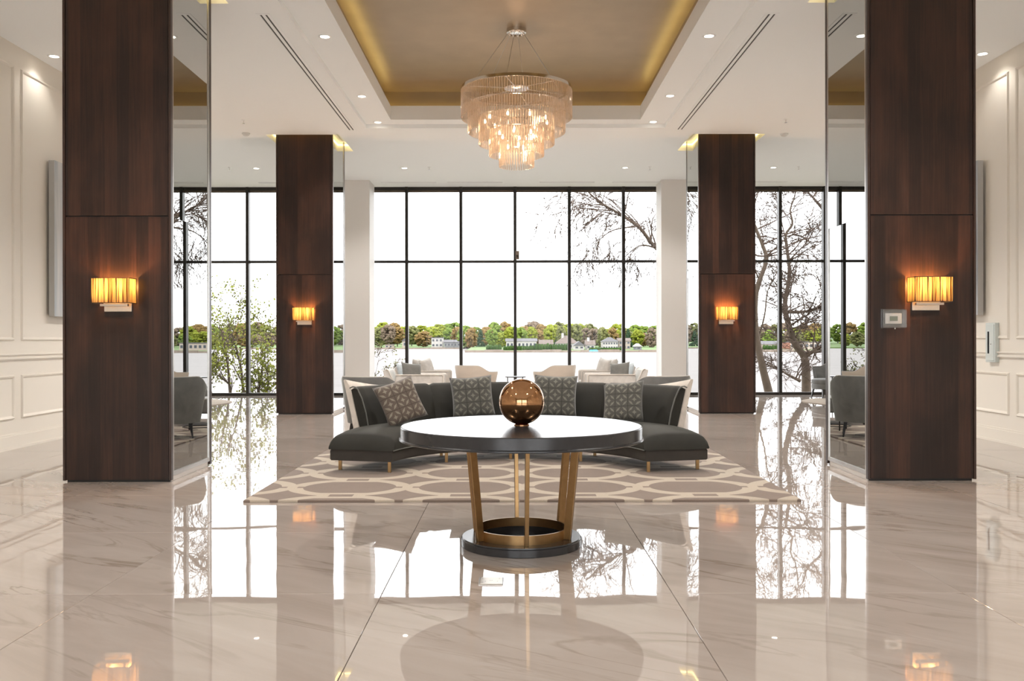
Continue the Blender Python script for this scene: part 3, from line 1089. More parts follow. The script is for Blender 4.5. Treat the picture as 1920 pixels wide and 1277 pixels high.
# floor outlet cover
fo = thing('floor_outlet', 'square steel floor outlet cover set in the marble in front of the table', 'outlet', (-0.115, 4.885, 0.0))
MB().cbox(-0.066, 0.066, -0.075, 0.075, 0.0, 0.006, 0.003).build('frame', M['steel'], fo)
MB().box(-0.058, 0.058, -0.067, 0.067, 0.006, 0.0075).build('lid', M['nickel'], fo)
b = MB()
for x, y in ((-0.045, 0.03), (-0.03, -0.02), (-0.005, 0.0), (0.005, 0.0), (0.035, -0.02), (0.045, 0.035), (-0.045, -0.04)):
    b.lathe([(0.0, 0.008), (0.003, 0.008)], 8, (x, y))
b.build('screw_heads', M['black'], fo)

# ------------------------------------------------------------------ rug
rug = MB()
rw_, rl_ = 2.235, 3.75
rug.cbox(-rw_, rw_, -rl_, rl_, 0.001, 0.022, 0.006)
ro = rug.build('area_rug', M['rug'])
ro.location = (0.08, 7.26 + rl_, 0)
tag(ro, 'large taupe and cream trellis-patterned rug under the curved sofa', 'rug')
RZ = 0.022

# ------------------------------------------------------------------ round entry table and sphere
tb = thing('round_table', 'round black table on splayed brass legs in front of the sofa', 'table', (0.058, 5.78, 0))
MB().lathe([(0.0, 0.76), (0.757, 0.76), (0.762, 0.7585), (0.7655, 0.754), (0.7655, 0.690), (0.774, 0.684), (0.774, 0.677), (0.766, 0.673), (0.0, 0.673)], 96).build('tabletop', M['tabletop'], tb, 12)
for k in range(6):
    a = R(-85 + 60 * k)
    ca, sa = math.cos(a), math.sin(a)
    MB().bar((0.312 * ca, 0.312 * sa, 0.058), (0.375 * ca, 0.375 * sa, 0.674), (0.0245 * ca, 0.0245 * sa, 0), (-0.0125 * sa, 0.0125 * ca, 0)).build('leg', M['brass'], tb, bevel=0.002)
MB().lathe([(0.295, 0.058), (0.295, 0.115), (0.283, 0.115), (0.283, 0.058)], 80, closed=True).build('brass_ring', M['brass'], tb, 35)
MB().lathe([(0.283, 0.0), (0.381, 0.0), (0.384, 0.004), (0.384, 0.046), (0.378, 0.050), (0.376, 0.058), (0.283, 0.058)], 80, closed=True).build('base_ring', M['tabletop'], tb, 35)

sp = thing('sphere_ornament', 'polished copper-bronze sphere ornament on the round black table', 'ornament', (0.061, 5.78, 0.76))
N = 48
MB().lathe([(0.146 * math.sin(PI * k / N), 0.148 - 0.146 * math.cos(PI * k / N)) for k in range(1, N)], 72).add([(0, 0, 0.002), (0, 0, 0.294)], []).build('globe', M['bronze'], sp, 180)
MB().lathe([(0.0, 0.0), (0.05, 0.0), (0.05, 0.004), (0.036, 0.009), (0.0, 0.009)], 40).build('foot', M['bronze'], sp, 40)

# ------------------------------------------------------------------ curved sofa
SC = (0.065, 8.40)
sf = thing('curved_sofa', 'curved charcoal velvet sofa with ivory outer back on the trellis rug', 'sofa', (SC[0], SC[1], RZ))
A0, A1 = 14.0, 166.0
RI, RO = 1.25, 1.90


def rrect(r0, r1, z0, z1, c):
    return [(r0 + c, z0), (r1 - c, z0), (r1, z0 + c), (r1, z1 - c), (r1 - c, z1), (r0 + c, z1), (r0, z1 - c), (r0, z0 + c)]


MB().arc(lambda a: rrect(RI, RO, 0.105, 0.212, 0.012), A0, A1, 64).build('seat_base', M['velvet_base'], sf, 40)


def seat_prof(a):
    e = min(a - A0 + 0.35, A1 + 0.35 - a)
    eh = max(0.0, min(1.0, e / 19.0))
    eh = (1 - (1 - eh) ** 2.2) ** (1 / 2.2)
    ef = max(0.0, min(1.0, e / 1.6)) ** 0.5
    n = 18
    pts = [(RI - 0.008, 0.212)]
    for k in range(n + 1):
        u = k / n
        dm = (1 - abs(2 * u - 1) ** 3.0) ** (1 / 2.2)
        pts.append((RI - 0.014 + (RO - RI + 0.028) * u, 0.226 + 0.045 * ef + (0.025 + 0.012 * dm) * eh + dm * (0.045 * ef + 0.065 * eh)))
    pts.append((RO + 0.008, 0.212))
    return pts


MB().arc(seat_prof, A0 - 0.35, A1 + 0.35, 110).build('seat_cushion', M['velvet'], sf, 60)
MB().arc(lambda a: [(RI - 0.012 + 0.006 * math.cos(q * PI / 3), 0.214 + 0.006 * math.sin(q * PI / 3)) for q in range(6)], A0, A1, 64).build('piping', M['piping'], sf, 80)
BA0, BA1 = 28.0, 152.0


def shell_prof(a):
    e = min(a - BA0, BA1 - a)
    zt = 0.775 + 0.085 * max(0.0, 1 - e / 16.0) ** 1.2
    return [(1.80, 0.212), (1.885, 0.212), (1.95, 0.52), (2.045, zt), (2.032, zt + 0.012), (2.012, zt + 0.006), (1.965, zt - 0.06), (1.87, 0.46)]


MB().arc(shell_prof, BA0, BA1, 70).build('back_shell', M['shell'], sf, 50)


def back_prof(lo, hi):
    def f(a):
        e = min(a - lo, hi - a)
        q = 0.018 * max(0.0, 1 - e / 1.2) ** 2
        return [(1.71 + q, 0.34), (1.75 + q, 0.54), (1.80 + q, 0.68), (1.855 + q, 0.775 - q), (1.885, 0.797 - q), (1.92, 0.80 - q), (1.955, 0.785 - q), (1.965, 0.72), (1.87, 0.45), (1.83, 0.34)]
    return f


cuts = [BA0 + 0.4, 59, 90, 121, BA1 - 0.4]
for lo, hi in zip(cuts, cuts[1:]):
    MB().arc(back_prof(lo, hi), lo, hi, 22).build('back_cushion', M['velvet'], sf, 60)
for lo in (BA0, BA1):
    e = -0.3 if lo == BA0 else 0.3
    f = back_prof(0, 180)
    pts = [(r * math.cos(R(lo + e)), r * math.sin(R(lo + e)), z) for r, z in f(90)[:7]]
    MB().tube(pts, 0.007, 6).build('piping', M['piping'], sf, 80)
for a, r in ((16, 1.30), (17, 1.84), (164, 1.30), (163, 1.84), (62, 1.80), (118, 1.80), (93.5, 1.34), (60, 1.31), (125, 1.31), (90, 1.84)):
    x, y = r * math.cos(R(a)), r * math.sin(R(a))
    MB().box(x - 0.016, x + 0.016, y - 0.016, y + 0.016, 0.0, 0.108).build('leg', M['brass'], sf, bevel=0.002)


def pillow_mesh(name, m, half=0.235, thick=0.075, n=14):
    b = MB()
    for side in (1, -1):
        o = len(b.v)
        for i in range(n + 1):
            for j in range(n + 1):
                u, w = 2 * i / n - 1, 2 * j / n - 1
                pin = 1 - 0.075 * (1 - u * u) * (abs(w) ** 3)
                pin2 = 1 - 0.075 * (1 - w * w) * (abs(u) ** 3)
                h = ((1 - u ** 4) * (1 - w ** 4)) ** 0.55
                b.v.append((u * half * pin2, -side * thick * h, w * half * pin))
        for i in range(n):
            for j in range(n):
                q = (o + i * (n + 1) + j, o + (i + 1) * (n + 1) + j, o + (i + 1) * (n + 1) + j + 1, o + i * (n + 1) + j + 1)
                b.f.append(q if side == 1 else q[::-1])
    me = b.mesh(name, m)
    bm = bmesh.new()
    bm.from_mesh(me)
    bmesh.ops.remove_doubles(bm, verts=bm.verts, dist=1e-5)
    bmesh.ops.recalc_face_normals(bm, faces=bm.faces)
    bm.to_mesh(me)
    bm.free()
    me.shade_smooth()
    return me


pm = pillow_mesh('patterned_pillow', M['pillow'])
pw = pillow_mesh('patterned_pillow', M['pillow_warm'])


def pillow(me, name, loc, yaw, lean, roll, label, group, scale=1.0):
    o = link(name, me, None, loc=loc)
    o.rotation_euler = (Matrix.Rotation(yaw, 3, 'Z') @ Matrix.Rotation(-lean, 3, 'X') @ Matrix.Rotation(roll, 3, 'Y')).to_euler()
    o.scale = (scale,) * 3
    return tag(o, label, 'cushion', group)


gp = 'trellis pillows on the sofa'
pillow(pw, 'patterned_pillow', (-1.145, 9.30, 0.665), R(28), R(20), R(-17), 'brownish trellis-patterned pillow leaning at the left end of the sofa', gp, 0.98)
pillow(pm, 'patterned_pillow', (-0.435, 9.93, 0.675), R(8), R(17), R(-4), 'grey trellis-patterned pillow on the sofa just left of the bronze sphere', gp)
pillow(pm, 'patterned_pillow', (0.475, 9.94, 0.68), R(-6), R(17), R(1.5), 'grey trellis-patterned pillow on the sofa just right of the bronze sphere', gp, 1.02)
pillow(pm, 'patterned_pillow', (1.155, 9.42, 0.655), R(-24), R(20), R(-5), 'greenish grey trellis-patterned pillow leaning at the right end of the sofa', gp, 0.93)

# ------------------------------------------------------------------ lounge chairs
def barrel_chair(name, fabric, inner, drop=0.17, flat=0.42):
    t = thing(name, '', 'armchair')

    def hgt(a):
        k = abs(a - 270) / 112.0
        s = max(0.0, min(1.0, (k - flat) / 0.36))
        return 0.80 - drop * (s * s * (3 - 2 * s))

    def outer(a):
        z = hgt(a)
        return [(0.345, 0.20), (0.375, 0.40), (0.425, z - 0.015), (0.418, z), (0.400, z), (0.39, z - 0.02), (0.345, 0.42), (0.325, 0.20)]

    def inn(a):
        z = hgt(a)
        return [(0.344, 0.40), (0.388, z - 0.03), (0.375, z - 0.02), (0.350, z - 0.05), (0.30, 0.42), (0.29, 0.40)]
    MB().arc(outer, 158, 382, 44, (0, 0.02), (1, 1.02)).build('outer_back', M[fabric], t, 50)
    MB().arc(inn, 160, 380, 44, (0, 0.02), (1, 1.02)).build('inner_back', M[inner], t, 50)
    MB().arc(lambda a: [(0.411 + 0.008 * math.cos(q * PI / 3), hgt(a) + 0.004 + 0.008 * math.sin(q * PI / 3)) for q in range(6)], 158, 382, 44, (0, 0.02), (1, 1.02)).build('piping', M['light_fabric'], t, 80)
    MB().lathe([(0.0, 0.20), (0.325, 0.20), (0.335, 0.26), (0.33, 0.31), (0.0, 0.31)], 32, (0, 0.03)).build('seat_base', M[fabric], t, 50)
    MB().lathe([(0.0, 0.31), (0.30, 0.31), (0.318, 0.345), (0.31, 0.405), (0.27, 0.43), (0.0, 0.44)], 32, (0, 0.05)).build('seat_cushion', M[inner], t, 50)
    for sx in (-1, 1):
        for sy in (-1, 1):
            MB().tube([(sx * 0.21, 0.03 + sy * 0.21, 0.205), (sx * 0.245, 0.03 + sy * 0.245, 0.0)], [0.028, 0.014], 4).build('leg', M['dark_wood'], t)
    return t


gc = 'barrel armchairs behind the sofa'
bc = barrel_chair('barrel_armchair', 'grey_fabric', 'grey_fabric', 0.12)
bc.location = (-1.82, 11.92, RZ)
bc.rotation_euler = (0, 0, R(-20))
bc['label'] = 'grey barrel armchair facing the window behind the left end of the sofa'
bc['group'] = gc
copy_tree(bc, None, (1.93, 11.95, RZ), R(20), 'grey barrel armchair facing the window behind the right end of the sofa')
gl2 = 'barrel armchairs by the window in the side lounges'
copy_tree(bc, None, (6.98, 20.0, 0.0), R(100), 'grey barrel armchair beyond the right walnut column near the window')['group'] = gl2
copy_tree(bc, None, (-7.25, 17.9, 0.012), R(-30), 'grey barrel armchair on the round rug beyond the left walnut column')['group'] = gl2
be = barrel_chair('wing_armchair', 'beige_leather', 'beige_leather', 0.14, 0.36)
be.location = (-0.75, 18.95, 0)
be.scale = (1.08, 1.08, 0.95)
be.rotation_euler = (0, 0, R(-38))
be['label'] = 'beige leather wing armchair near the window, left of the small black table'
be['group'] = 'beige wing armchairs by the window'
copy_tree(be, None, (0.89, 18.95, 0), R(38), 'beige leather wing armchair near the window, right of the small black table')


def box_armchair():
    t = thing('box_armchair', '', 'armchair')     # faces +x, back at -x
    for s in (-1, 1):
        y0, y1 = sorted((s * 0.40, s * 0.31))
        MB().box(-0.34, 0.54, y0, y1, 0.16, 0.655).build('arm', M['light_fabric'], t, bevel=0.025)
    MB().box(-0.36, 0.52, -0.31, 0.31, 0.16, 0.32).build('seat_base', M['light_fabric'], t, bevel=0.01)
    MB().box(-0.26, 0.55, -0.305, 0.305, 0.32, 0.45).build('seat_cushion', M['light_fabric'], t, bevel=0.03)
    b = MB()
    prof = [(-0.30, 0.30), (-0.46, 0.73), (-0.51, 0.76), (-0.57, 0.74), (-0.44, 0.16), (-0.34, 0.16)]
    o = len(b.v)
    for y in (-0.40, 0.40):
        b.v += [(x, y, z) for x, z in prof]
    n = len(prof)
    for i in range(n):
        b.f.append((i, (i + 1) % n, n + (i + 1) % n, n + i))
    b.f += [tuple(range(n)), tuple(range(n, 2 * n))[::-1]]
    b.build('backrest', M['light_fabric'], t, bevel=0.015)
    for y in (-0.405, 0.405):
        MB().tube([(-0.34, y, 0.655), (0.52, y, 0.655), (0.545, y, 0.63), (0.545, y, 0.18)], 0.008, 6).build('piping', M['shell'], t, 80)
        MB().tube([(-0.33, y, 0.42), (-0.40, y, 0.60), (-0.465, y, 0.74), (-0.51, y, 0.762)], 0.008, 6).build('piping', M['shell'], t, 80)
    for sx in (-0.34, 0.46):
        for sy in (-0.33, 0.33):
            MB().tube([(sx, sy, 0.165), (sx * 1.04, sy * 1.04, 0.0)], [0.026, 0.015], 4).build('leg', M['dark_wood'], t)
    return t


gb = 'light grey box armchairs behind the sofa'
bx = box_armchair()
bx.location = (-1.80, 17.0, 0)
bx['label'] = 'light grey box armchair with a slate cushion nearest behind the left half of the sofa'
bx['group'] = gb
copy_tree(bx, None, (-1.83, 18.9, 0), 0, 'light grey box armchair with a pale cushion, farther behind the left half of the sofa')
copy_tree(bx, None, (1.93, 17.0, 0), PI, 'light grey box armchair with a slate cushion behind the right half of the sofa')
copy_tree(bx, None, (1.96, 18.9, 0), PI, 'light grey box armchair with a pale cushion, farther behind the right half of the sofa')
pd = pillow_mesh('plain_cushion', M['dark_cushion'], 0.21, 0.075, 10)
pp = pillow_mesh('plain_cushion', M['pale_cushion'], 0.21, 0.07, 10)
pl = pillow_mesh('plain_cushion', M['light_fabric'], 0.21, 0.075, 10)
gq = 'cushions on the box armchairs'
for s, sd in ((-1, 'left'), (1, 'right')):
    x0 = AX + s * 1.865
    pillow(pd, 'plain_cushion', (x0 + s * 0.06, 16.80, 0.665), R(s * -38), R(14), R(s * -6), f'slate grey cushion on the nearer box armchair at the {sd}', gq)
    pillow(pp, 'plain_cushion', (x0 + s * 0.24, 17.12, 0.665), R(s * -78), R(18), 0, f'pale blue cushion tucked in the nearer box armchair at the {sd}', gq)
    x1 = AX + s * 1.80
    pillow(pl, 'plain_cushion', (x1 + s * 0.02, 18.72, 0.70), R(s * -60), R(14), R(s * 8), f'light grey cushion on the farther box armchair at the {sd}', gq)
    pillow(pl, 'plain_cushion', (x1 + s * 0.22, 19.02, 0.70), R(s * -78), R(18), 0, f'light grey cushion tucked behind another on the farther {sd} box armchair', gq)
    lo = thing('low_armchair', f'low dark grey club armchair behind the {sd} half of the sofa', 'armchair', (AX + s * 1.55, 13.85, RZ), 0 if s < 0 else PI, 'low club armchairs')
    for q in (-1, 1):
        MB().box(-0.36, 0.36, *sorted((q * 0.38, q * 0.29)), 0.18, 0.56).build('arm', M['grey_fabric'], lo, bevel=0.03)
        for sx in (-0.3, 0.3):
            MB().tube([(sx, q * 0.30, 0.185), (sx * 1.05, q * 0.315, 0.0)], [0.026, 0.015], 4).build('leg', M['dark_wood'], lo)
    MB().box(-0.30, 0.35, -0.29, 0.29, 0.18, 0.32).build('seat_base', M['grey_fabric'], lo, bevel=0.01)
    MB().box(-0.27, 0.37, -0.285, 0.285, 0.32, 0.44).build('seat_cushion', M['grey_fabric'], lo, bevel=0.03)
    MB().box(-0.44, -0.36, -0.38, 0.38, 0.18, 0.64).build('backrest', M['grey_fabric'], lo, bevel=0.03)


def side_table(name, label, loc, r, h, top, thick=0.02):
    t = thing(name, label, 'table', loc)
    MB().lathe([(0.0, h), (r - 0.004, h), (r, h - 0.004), (r, h - thick), (0.0, h - thick)], 36).build('tabletop', M[top], t, 40)
    for k in range(3):
        a = 2 * PI * k / 3 + 0.6
        MB().tube([(r * 0.85 * math.cos(a), r * 0.85 * math.sin(a), h - thick), (r * 0.85 * math.cos(a), r * 0.85 * math.sin(a), 0.0)], 0.01, 8).build('leg', M['dark_wood'], t)
    MB().lathe([(r * 0.85 + 0.008, 0.05), (r * 0.85 + 0.008, 0.062), (r * 0.85 - 0.008, 0.062), (r * 0.85 - 0.008, 0.05)], 32, closed=True).build('stretcher_ring', M['dark_wood'], t)
    return t


side_table('side_table', 'small black side table at the window between the beige armchairs', (0.07, 18.5, 0), 0.21, 0.55, 'dark_wood')
side_table('side_table', 'white-topped side table beside the left grey barrel armchair', (-1.84, 12.82, RZ), 0.24, 0.47, 'white_top')
side_table('side_table', 'white-topped side table beside the right grey barrel armchair', (1.97, 12.85, RZ), 0.24, 0.47, 'white_top')
for x, sd in ((-7.1, 'left'), (7.3, 'right')):
    o = MB().lathe([(0.0, 0.001), (1.3, 0.001), (1.3, 0.010), (1.29, 0.012), (0.0, 0.012)], 64).build('round_rug', M['round_rug'], None, 40, loc=(x, 18.6, 0))
    tag(o, f'round beige rug in the {sd} side lounge by the window', 'rug', 'round lounge rugs')

# ------------------------------------------------------------------ outside: bank, river, far shore
tag(MB().add([(-900, -60, -5.0), (900, -60, -5.0), (2600, 5000, -5.0), (-2600, 5000, -5.0)], [(0, 1, 2, 3)]).build('river', M['water']), kind='structure')
bk = MB()
prof = [(YW + 0.3, -0.3), (24.0, -0.8), (29.0, -1.8), (36.0, -4.0), (42.0, -5.6)]
random.seed(3)
nx = 24
for i in range(nx + 1):
    x = -60 + 120 * i / nx
    for y, z in prof:
        bk.v.append((x, y + (random.uniform(-0.6, 0.6) if y > 25 else 0), z + (random.uniform(-0.15, 0.1) if y > 23 else 0)))
for i in range(nx):
    for j in range(len(prof) - 1):
        a = i * len(prof) + j
        bk.f.append((a, a + 1, a + 1 + len(prof), a + len(prof)))
tag(bk.build('bank_ground', M['bank']), kind='structure')
tag(MB().box(-60, 60, -60, YB - 0.2, -5.2, -0.2).build('forecourt_pavement', M['paving']), kind='structure')
hm = MB()
hp = []
for i in range(41):
    x = -2600 + 130 * i
    hp.append((x, 3600, -5.0))
    hp.append((x, 3600, 18 + 26 * max(0, math.sin(i * 0.55) + 0.4 * math.sin(i * 1.9))))
    hp.append((x, 4300, -5.0))
for i in range(40):
    a = i * 3
    hm.f += [(a, a + 3, a + 4, a + 1), (a + 1, a + 4, a + 5, a + 2)]
hm.v = hp
tag(hm.build('hills', M['hill'], None, 180), kind='structure')


def px(xp, D):
    return (xp - 960.0) / FPX * D


# shore: nearer in the middle and right, farther on the left
DL, DN = 590.0, 432.0
sh = MB()
sh.add([(-420, DL, -5.4), (px(868, DL), DL, -5.4), (px(868, DL), DL, -4.3), (-420, DL, -4.3), (-420, DL + 60, -3.6), (px(868, DL), DL + 60, -3.6), (-700, 1100, 2), (60, 1100, 2)],
       [(0, 1, 2, 3), (3, 2, 5, 4), (4, 5, 7, 6)])
sh.add([(px(872, DN), DN, -5.4), (330, DN, -5.4), (330, DN, -4.2), (px(872, DN), DN, -4.2), (px(872, DN), DN + 60, -3.2), (330, DN + 60, -3.2), (px(860, 900), 900, 2), (600, 900, 2)],
       [(0, 1, 2, 3), (3, 2, 5, 4), (4, 5, 7, 6)])
tag(sh.build('far_shore_land', M['lawn']), kind='structure')
swl = thing('far_shore_ground', None, None, (0, 0, 0), kind='structure')
for k in range(26):
    x0 = px(872, DN) + k * 9.2
    MB().box(x0, x0 + 9.1, DN - 1.2, DN + 0.5, -5.3, -3.9 + 0.25 * math.sin(k * 2.1)).build('sea_wall_section', M['seawall'], swl)
for k in range(14):
    x1 = px(868, DL) - k * 11.0
    MB().box(x1 - 10.8, x1, DL - 1.0, DL + 0.5, -5.3, -4.1 + 0.2 * math.sin(k * 1.7)).build('sea_wall_section', M['seawall'], swl)


# far trees: crowns of many small irregular leaf clumps on a trunk
def crown_mesh(name, m, seed, kind):
    rng = random.Random(seed)
    b = MB()
    ico = bmesh.new()
    bmesh.ops.create_icosphere(ico, subdivisions=1, radius=1.0)
    iv = [v.co.copy() for v in ico.verts]
    jf = [tuple(v.index for v in f.verts) for f in ico.faces]
    ico.free()
    n = 130 if kind != 'conifer' else 80
    for q in range(n):
        if kind == 'conifer':
            z = rng.uniform(0.08, 1.0)
            rr = 0.24 * (1.02 - z) + 0.012
            a = rng.uniform(0, 2 * PI)
            c = Vector((rr * math.cos(a), rr * math.sin(a), z))
            s = 0.055 + 0.05 * (1 - z)
        else:
            a = rng.uniform(0, 2 * PI)
            h = rng.uniform(-1, 1)
            k = math.sqrt(max(0, 1 - h * h)) * rng.uniform(0.55, 1.0)
            c = Vector((0.36 * k * math.cos(a), 0.36 * k * math.sin(a), 0.58 + 0.36 * h))
            if kind == 'low':
                c.z = 0.50 + 0.42 * h
            s = rng.uniform(0.045, 0.095)
        o = len(b.v)
        for v in iv:
            b.v.append(tuple(c + Vector((v.x * 1.15, v.y * 1.15, v.z * 0.85)) * s * rng.uniform(0.65, 1.35)))
        b.f += [tuple(i + o for i in f) for f in jf]
    return b.mesh(name, m)


trunk_me = MB().tube([(0, 0, 0), (0.01, 0, 0.3), (0, 0.01, 0.6)], [0.03, 0.022, 0.01], 6).mesh('trunk', M['bark'])
CROWN = {}
for fi in range(5):
    for vv in range(2):
        CROWN[(fi, vv)] = crown_mesh('crown', FOL[fi], 100 + fi * 7 + vv, 'low' if vv else 'round')
CROWN[(5, 0)] = crown_mesh('crown', FOL[5], 77, 'conifer')
FNAME = ['yellow-green leafy tree', 'fresh green leafy tree', 'russet budding tree', 'brown half-bare tree', 'olive leafy tree', 'dark green conifer']


def far_tree(xp, D, top_y, wid, fi, label, group, base=-4.2, vv=0):
    h = (636 - top_y) / FPX * D + CAM_Z - base
    t = thing('far_tree', label, 'tree', (px(xp, D), D, base), random.uniform(0, 6), group)
    t.scale = (wid / 0.9, wid / 0.9, h)
    link('trunk', trunk_me, t)
    link('crown', CROWN[(fi, vv)], t)
    return t


random.seed(11)
rows = []
# (x pixel, distance, top pixel row, crown width m, colour)
xs = 405
k = 0
back = []
xp = 60.0
while xp < 1860:
    D = 710 if xp < 872 else 540
    back.append((xp, D + 17.0 * (len(back) % 3), 606 + random.uniform(-5, 6) + (4 if xp > 1100 else 0), random.uniform(11, 15) * D / 520, random.choice((0, 1, 1, 4, 0, 2, 3)) if xp > 790 else random.choice((1, 4, 2, 3, 0))))
    xp += random.uniform(15, 21) if 380 < xp < 1640 else random.uniform(24, 32)
front = []
for xp, ty, w, fi in ((330, 622, 12, 4), (352, 626, 11, 0), (405, 622, 12, 4), (430, 626, 11, 3), (455, 624, 12, 2), (480, 626, 11, 3), (505, 622, 13, 3), (635, 622, 11, 5), (712, 612, 15, 4),
                      (728, 608, 13, 3), (745, 612, 14, 2), (772, 611, 14, 4), (794, 620, 15, 2), (818, 613, 13, 0), (842, 614, 12, 1), (858, 612, 12, 2)):
    front.append((xp, DL + 32 + 15 * (len(front) % 3), ty, w * 0.95, fi))
for xp, ty, w, fi in ((884, 613, 9, 2), (901, 618, 9, 5), (922, 615, 9, 1), (938, 622, 9.5, 0), (955, 612, 9, 0), (978, 612, 9, 1), (997, 611, 9.5, 0), (1012, 620, 9, 2), (1030, 612, 9.5, 0),
                      (1040, 622, 6, 5), (1052, 610, 8, 4), (1080, 606, 10, 4), (1098, 613, 10, 3), (1112, 616, 9, 3), (1130, 612, 9, 4), (1148, 614, 9, 2), (1158, 618, 7, 0), (1178, 618, 8, 5), (1196, 618, 10, 0), (1206, 624, 10, 2), (1222, 613, 9, 3),
                      (1300, 614, 10, 1), (1425, 622, 8, 4), (1442, 618, 9, 1), (1462, 622, 9, 4), (1478, 620, 8, 3), (1496, 622, 9, 4), (1515, 619, 12, 0), (1532, 622, 10, 0), (1552, 624, 9, 1), (1580, 622, 10, 4), (1610, 620, 10, 0), (1650, 618, 11, 1)):
    front.append((xp, DN + 60 + 10.5 * (len(front) % 3), ty, w * 0.92, fi))
cnt = {}
for row, lst, grp in (('front', front, 'trees along the far shore'), ('back', back, 'tall trees behind the far shore')):
    for (xp, D, ty, w, fi) in lst:
        key = (row, fi)
        cnt[key] = cnt.get(key, 0) + 1
        o = ORD[min(cnt[key], 30) - 1]
        far_tree(xp, D, ty, w, fi, f'{FNAME[fi]} across the river, {o} such from the left in the {row} row', grp, vv=(cnt[key] % 2 if fi < 5 else 0))


# far houses
def house(label, xp0, xp1, D, z_eave, roof_h, wallm, roofm, depth=9.0, kind='gable', wins=3, floors=1, base=-4.0, chim=False, name='house', cat='house'):
    x0, x1 = px(xp0, D), px(xp1, D)
    w = x1 - x0
    t = thing(name, label, cat, ((x0 + x1) / 2, D, base))
    h = z_eave - base
    MB().box(-w / 2, w / 2, 0, depth, 0, h).build('wall', M[wallm], t)
    e = 0.5
    r = MB()
    if kind == 'gable':        # ridge along x
        r.add([(-w / 2 - e, -e, h), (w / 2 + e, -e, h), (w / 2 + e, depth + e, h), (-w / 2 - e, depth + e, h), (-w / 2 - e, depth / 2, h + roof_h), (w / 2 + e, depth / 2, h + roof_h)],
              [(0, 1, 5, 4), (2, 3, 4, 5), (0, 4, 3), (1, 2, 5), (0, 3, 2, 1)])
    elif kind == 'front':      # gable end towards the river
        r.add([(-w / 2 - e, -e, h), (w / 2 + e, -e, h), (w / 2 + e, depth + e, h), (-w / 2 - e, depth + e, h), (0, -e, h + roof_h), (0, depth + e, h + roof_h)],
              [(0, 1, 4), (2, 3, 5), (1, 2, 5, 4), (3, 0, 4, 5), (0, 3, 2, 1)])
    elif kind == 'hip':
        q = min(w, depth) * 0.4
        r.add([(-w / 2 - e, -e, h), (w / 2 + e, -e, h), (w / 2 + e, depth + e, h), (-w / 2 - e, depth + e, h), (-w / 2 + q, depth / 2, h + roof_h), (w / 2 - q, depth / 2, h + roof_h)],
              [(0, 1, 5, 4), (2, 3, 4, 5), (3, 0, 4), (1, 2, 5), (0, 3, 2, 1)])
    else:
        r.box(-w / 2 - 0.2, w / 2 + 0.2, -0.2, depth + 0.2, h, h + roof_h)
    ro_ = r.build('roof', M[roofm], t)
    if chim:
        MB().box(-w * 0.2 - 0.6, -w * 0.2 + 0.6, depth * 0.35, depth * 0.35 + 1.0, h + 0.4, h + roof_h + 1.3).build('chimney', M[wallm], ro_)
    fh = h / floors
    for f in range(floors):
        for i in range(wins):
            cx = -w / 2 + w * (i + 0.5) / wins
            ww = min(1.5, w / wins * 0.55)
            wi = MB().box(cx - ww / 2 - 0.12, cx + ww / 2 + 0.12, -0.08, 0.05, f * fh + fh * 0.30, f * fh + fh * 0.80).build('window', M['house_white'], t)
            MB().box(cx - ww / 2, cx + ww / 2, -0.12, -0.06, f * fh + fh * 0.34, f * fh + fh * 0.76).build('pane', M['house_glass'], wi)
    return t


HD = DN + 16
house('white flat-roofed house across the river, between the russet trees', 809, 830, DL + 8, 2.1, 0.5, 'house_white', 'roof_grey', kind='flat', wins=3, floors=2, base=-4.3)
house('long grey low house beside the white flat-roofed house across the river', 832.5, 863, DL + 4, -0.6, 1.6, 'house_grey', 'roof_grey', wins=5, base=-4.3)
house('small boathouse at the waterline across the river, far left', 722, 736, DL + 3, -2.4, 0.5, 'house_beige', 'roof_brown', kind='flat', wins=2, base=-4.4)
house('pale cottage among the trees at the left of the far shore', 754, 764, DL + 6, 0.2, 1.6, 'house_beige', 'roof_grey', kind='front', wins=1, base=-4.3)
house('long white low house behind the hedge across the river', 949, 1006, HD + 16, 0.2, 1.5, 'house_white', 'roof_grey', wins=8, chim=True)
house('reddish-brown roofed bungalow behind the hedge across the river', 1012, 1036, HD + 14, -1.2, 2.2, 'house_beige', 'roof_brown', wins=3)
house('large house with a broad grey-brown roof behind the tall hedge', 1044, 1084, HD + 18, -0.9, 4.0, 'house_white', 'roof_brown', kind='hip', wins=4, chim=True, depth=14)
house('white cottage with dark front gable at the water across the river', 1077, 1095, HD - 2, -1.9, 2.2, 'house_white', 'roof_grey', kind='front', wins=2)
house('white house with a light roof next to the dark gabled cottage', 1099.5, 1115, HD + 2, -1.6, 2.4, 'house_white', 'roof_brown', kind='gable', wins=2, chim=True)
house('large white two-storey house with many windows across the river', 1130, 1159, HD + 6, 0.0, 2.2, 'house_white', 'roof_grey', kind='hip', wins=6, floors=2)
house('beige two-storey house by the right edge of the far shore', 1160, 1182, HD + 8, 0.4, 1.4, 'house_beige', 'roof_brown', wins=3, floors=2)
house('small white gabled boathouse on the right of the far shore', 1192, 1203, HD - 4, -2.4, 1.5, 'house_grey', 'house_white', kind='front', wins=1)
house('orange brick building with a flat roof across the river on the far right', 1482, 1560, HD, -0.6, 0.4, 'brick', 'roof_grey', kind='flat', wins=9, floors=1, depth=14, name='brick_building', cat='building')
house('low tan house across the river seen between the bare trunks', 1420, 1466, HD + 4, -1.4, 1.6, 'house_beige', 'roof_grey', wins=5)


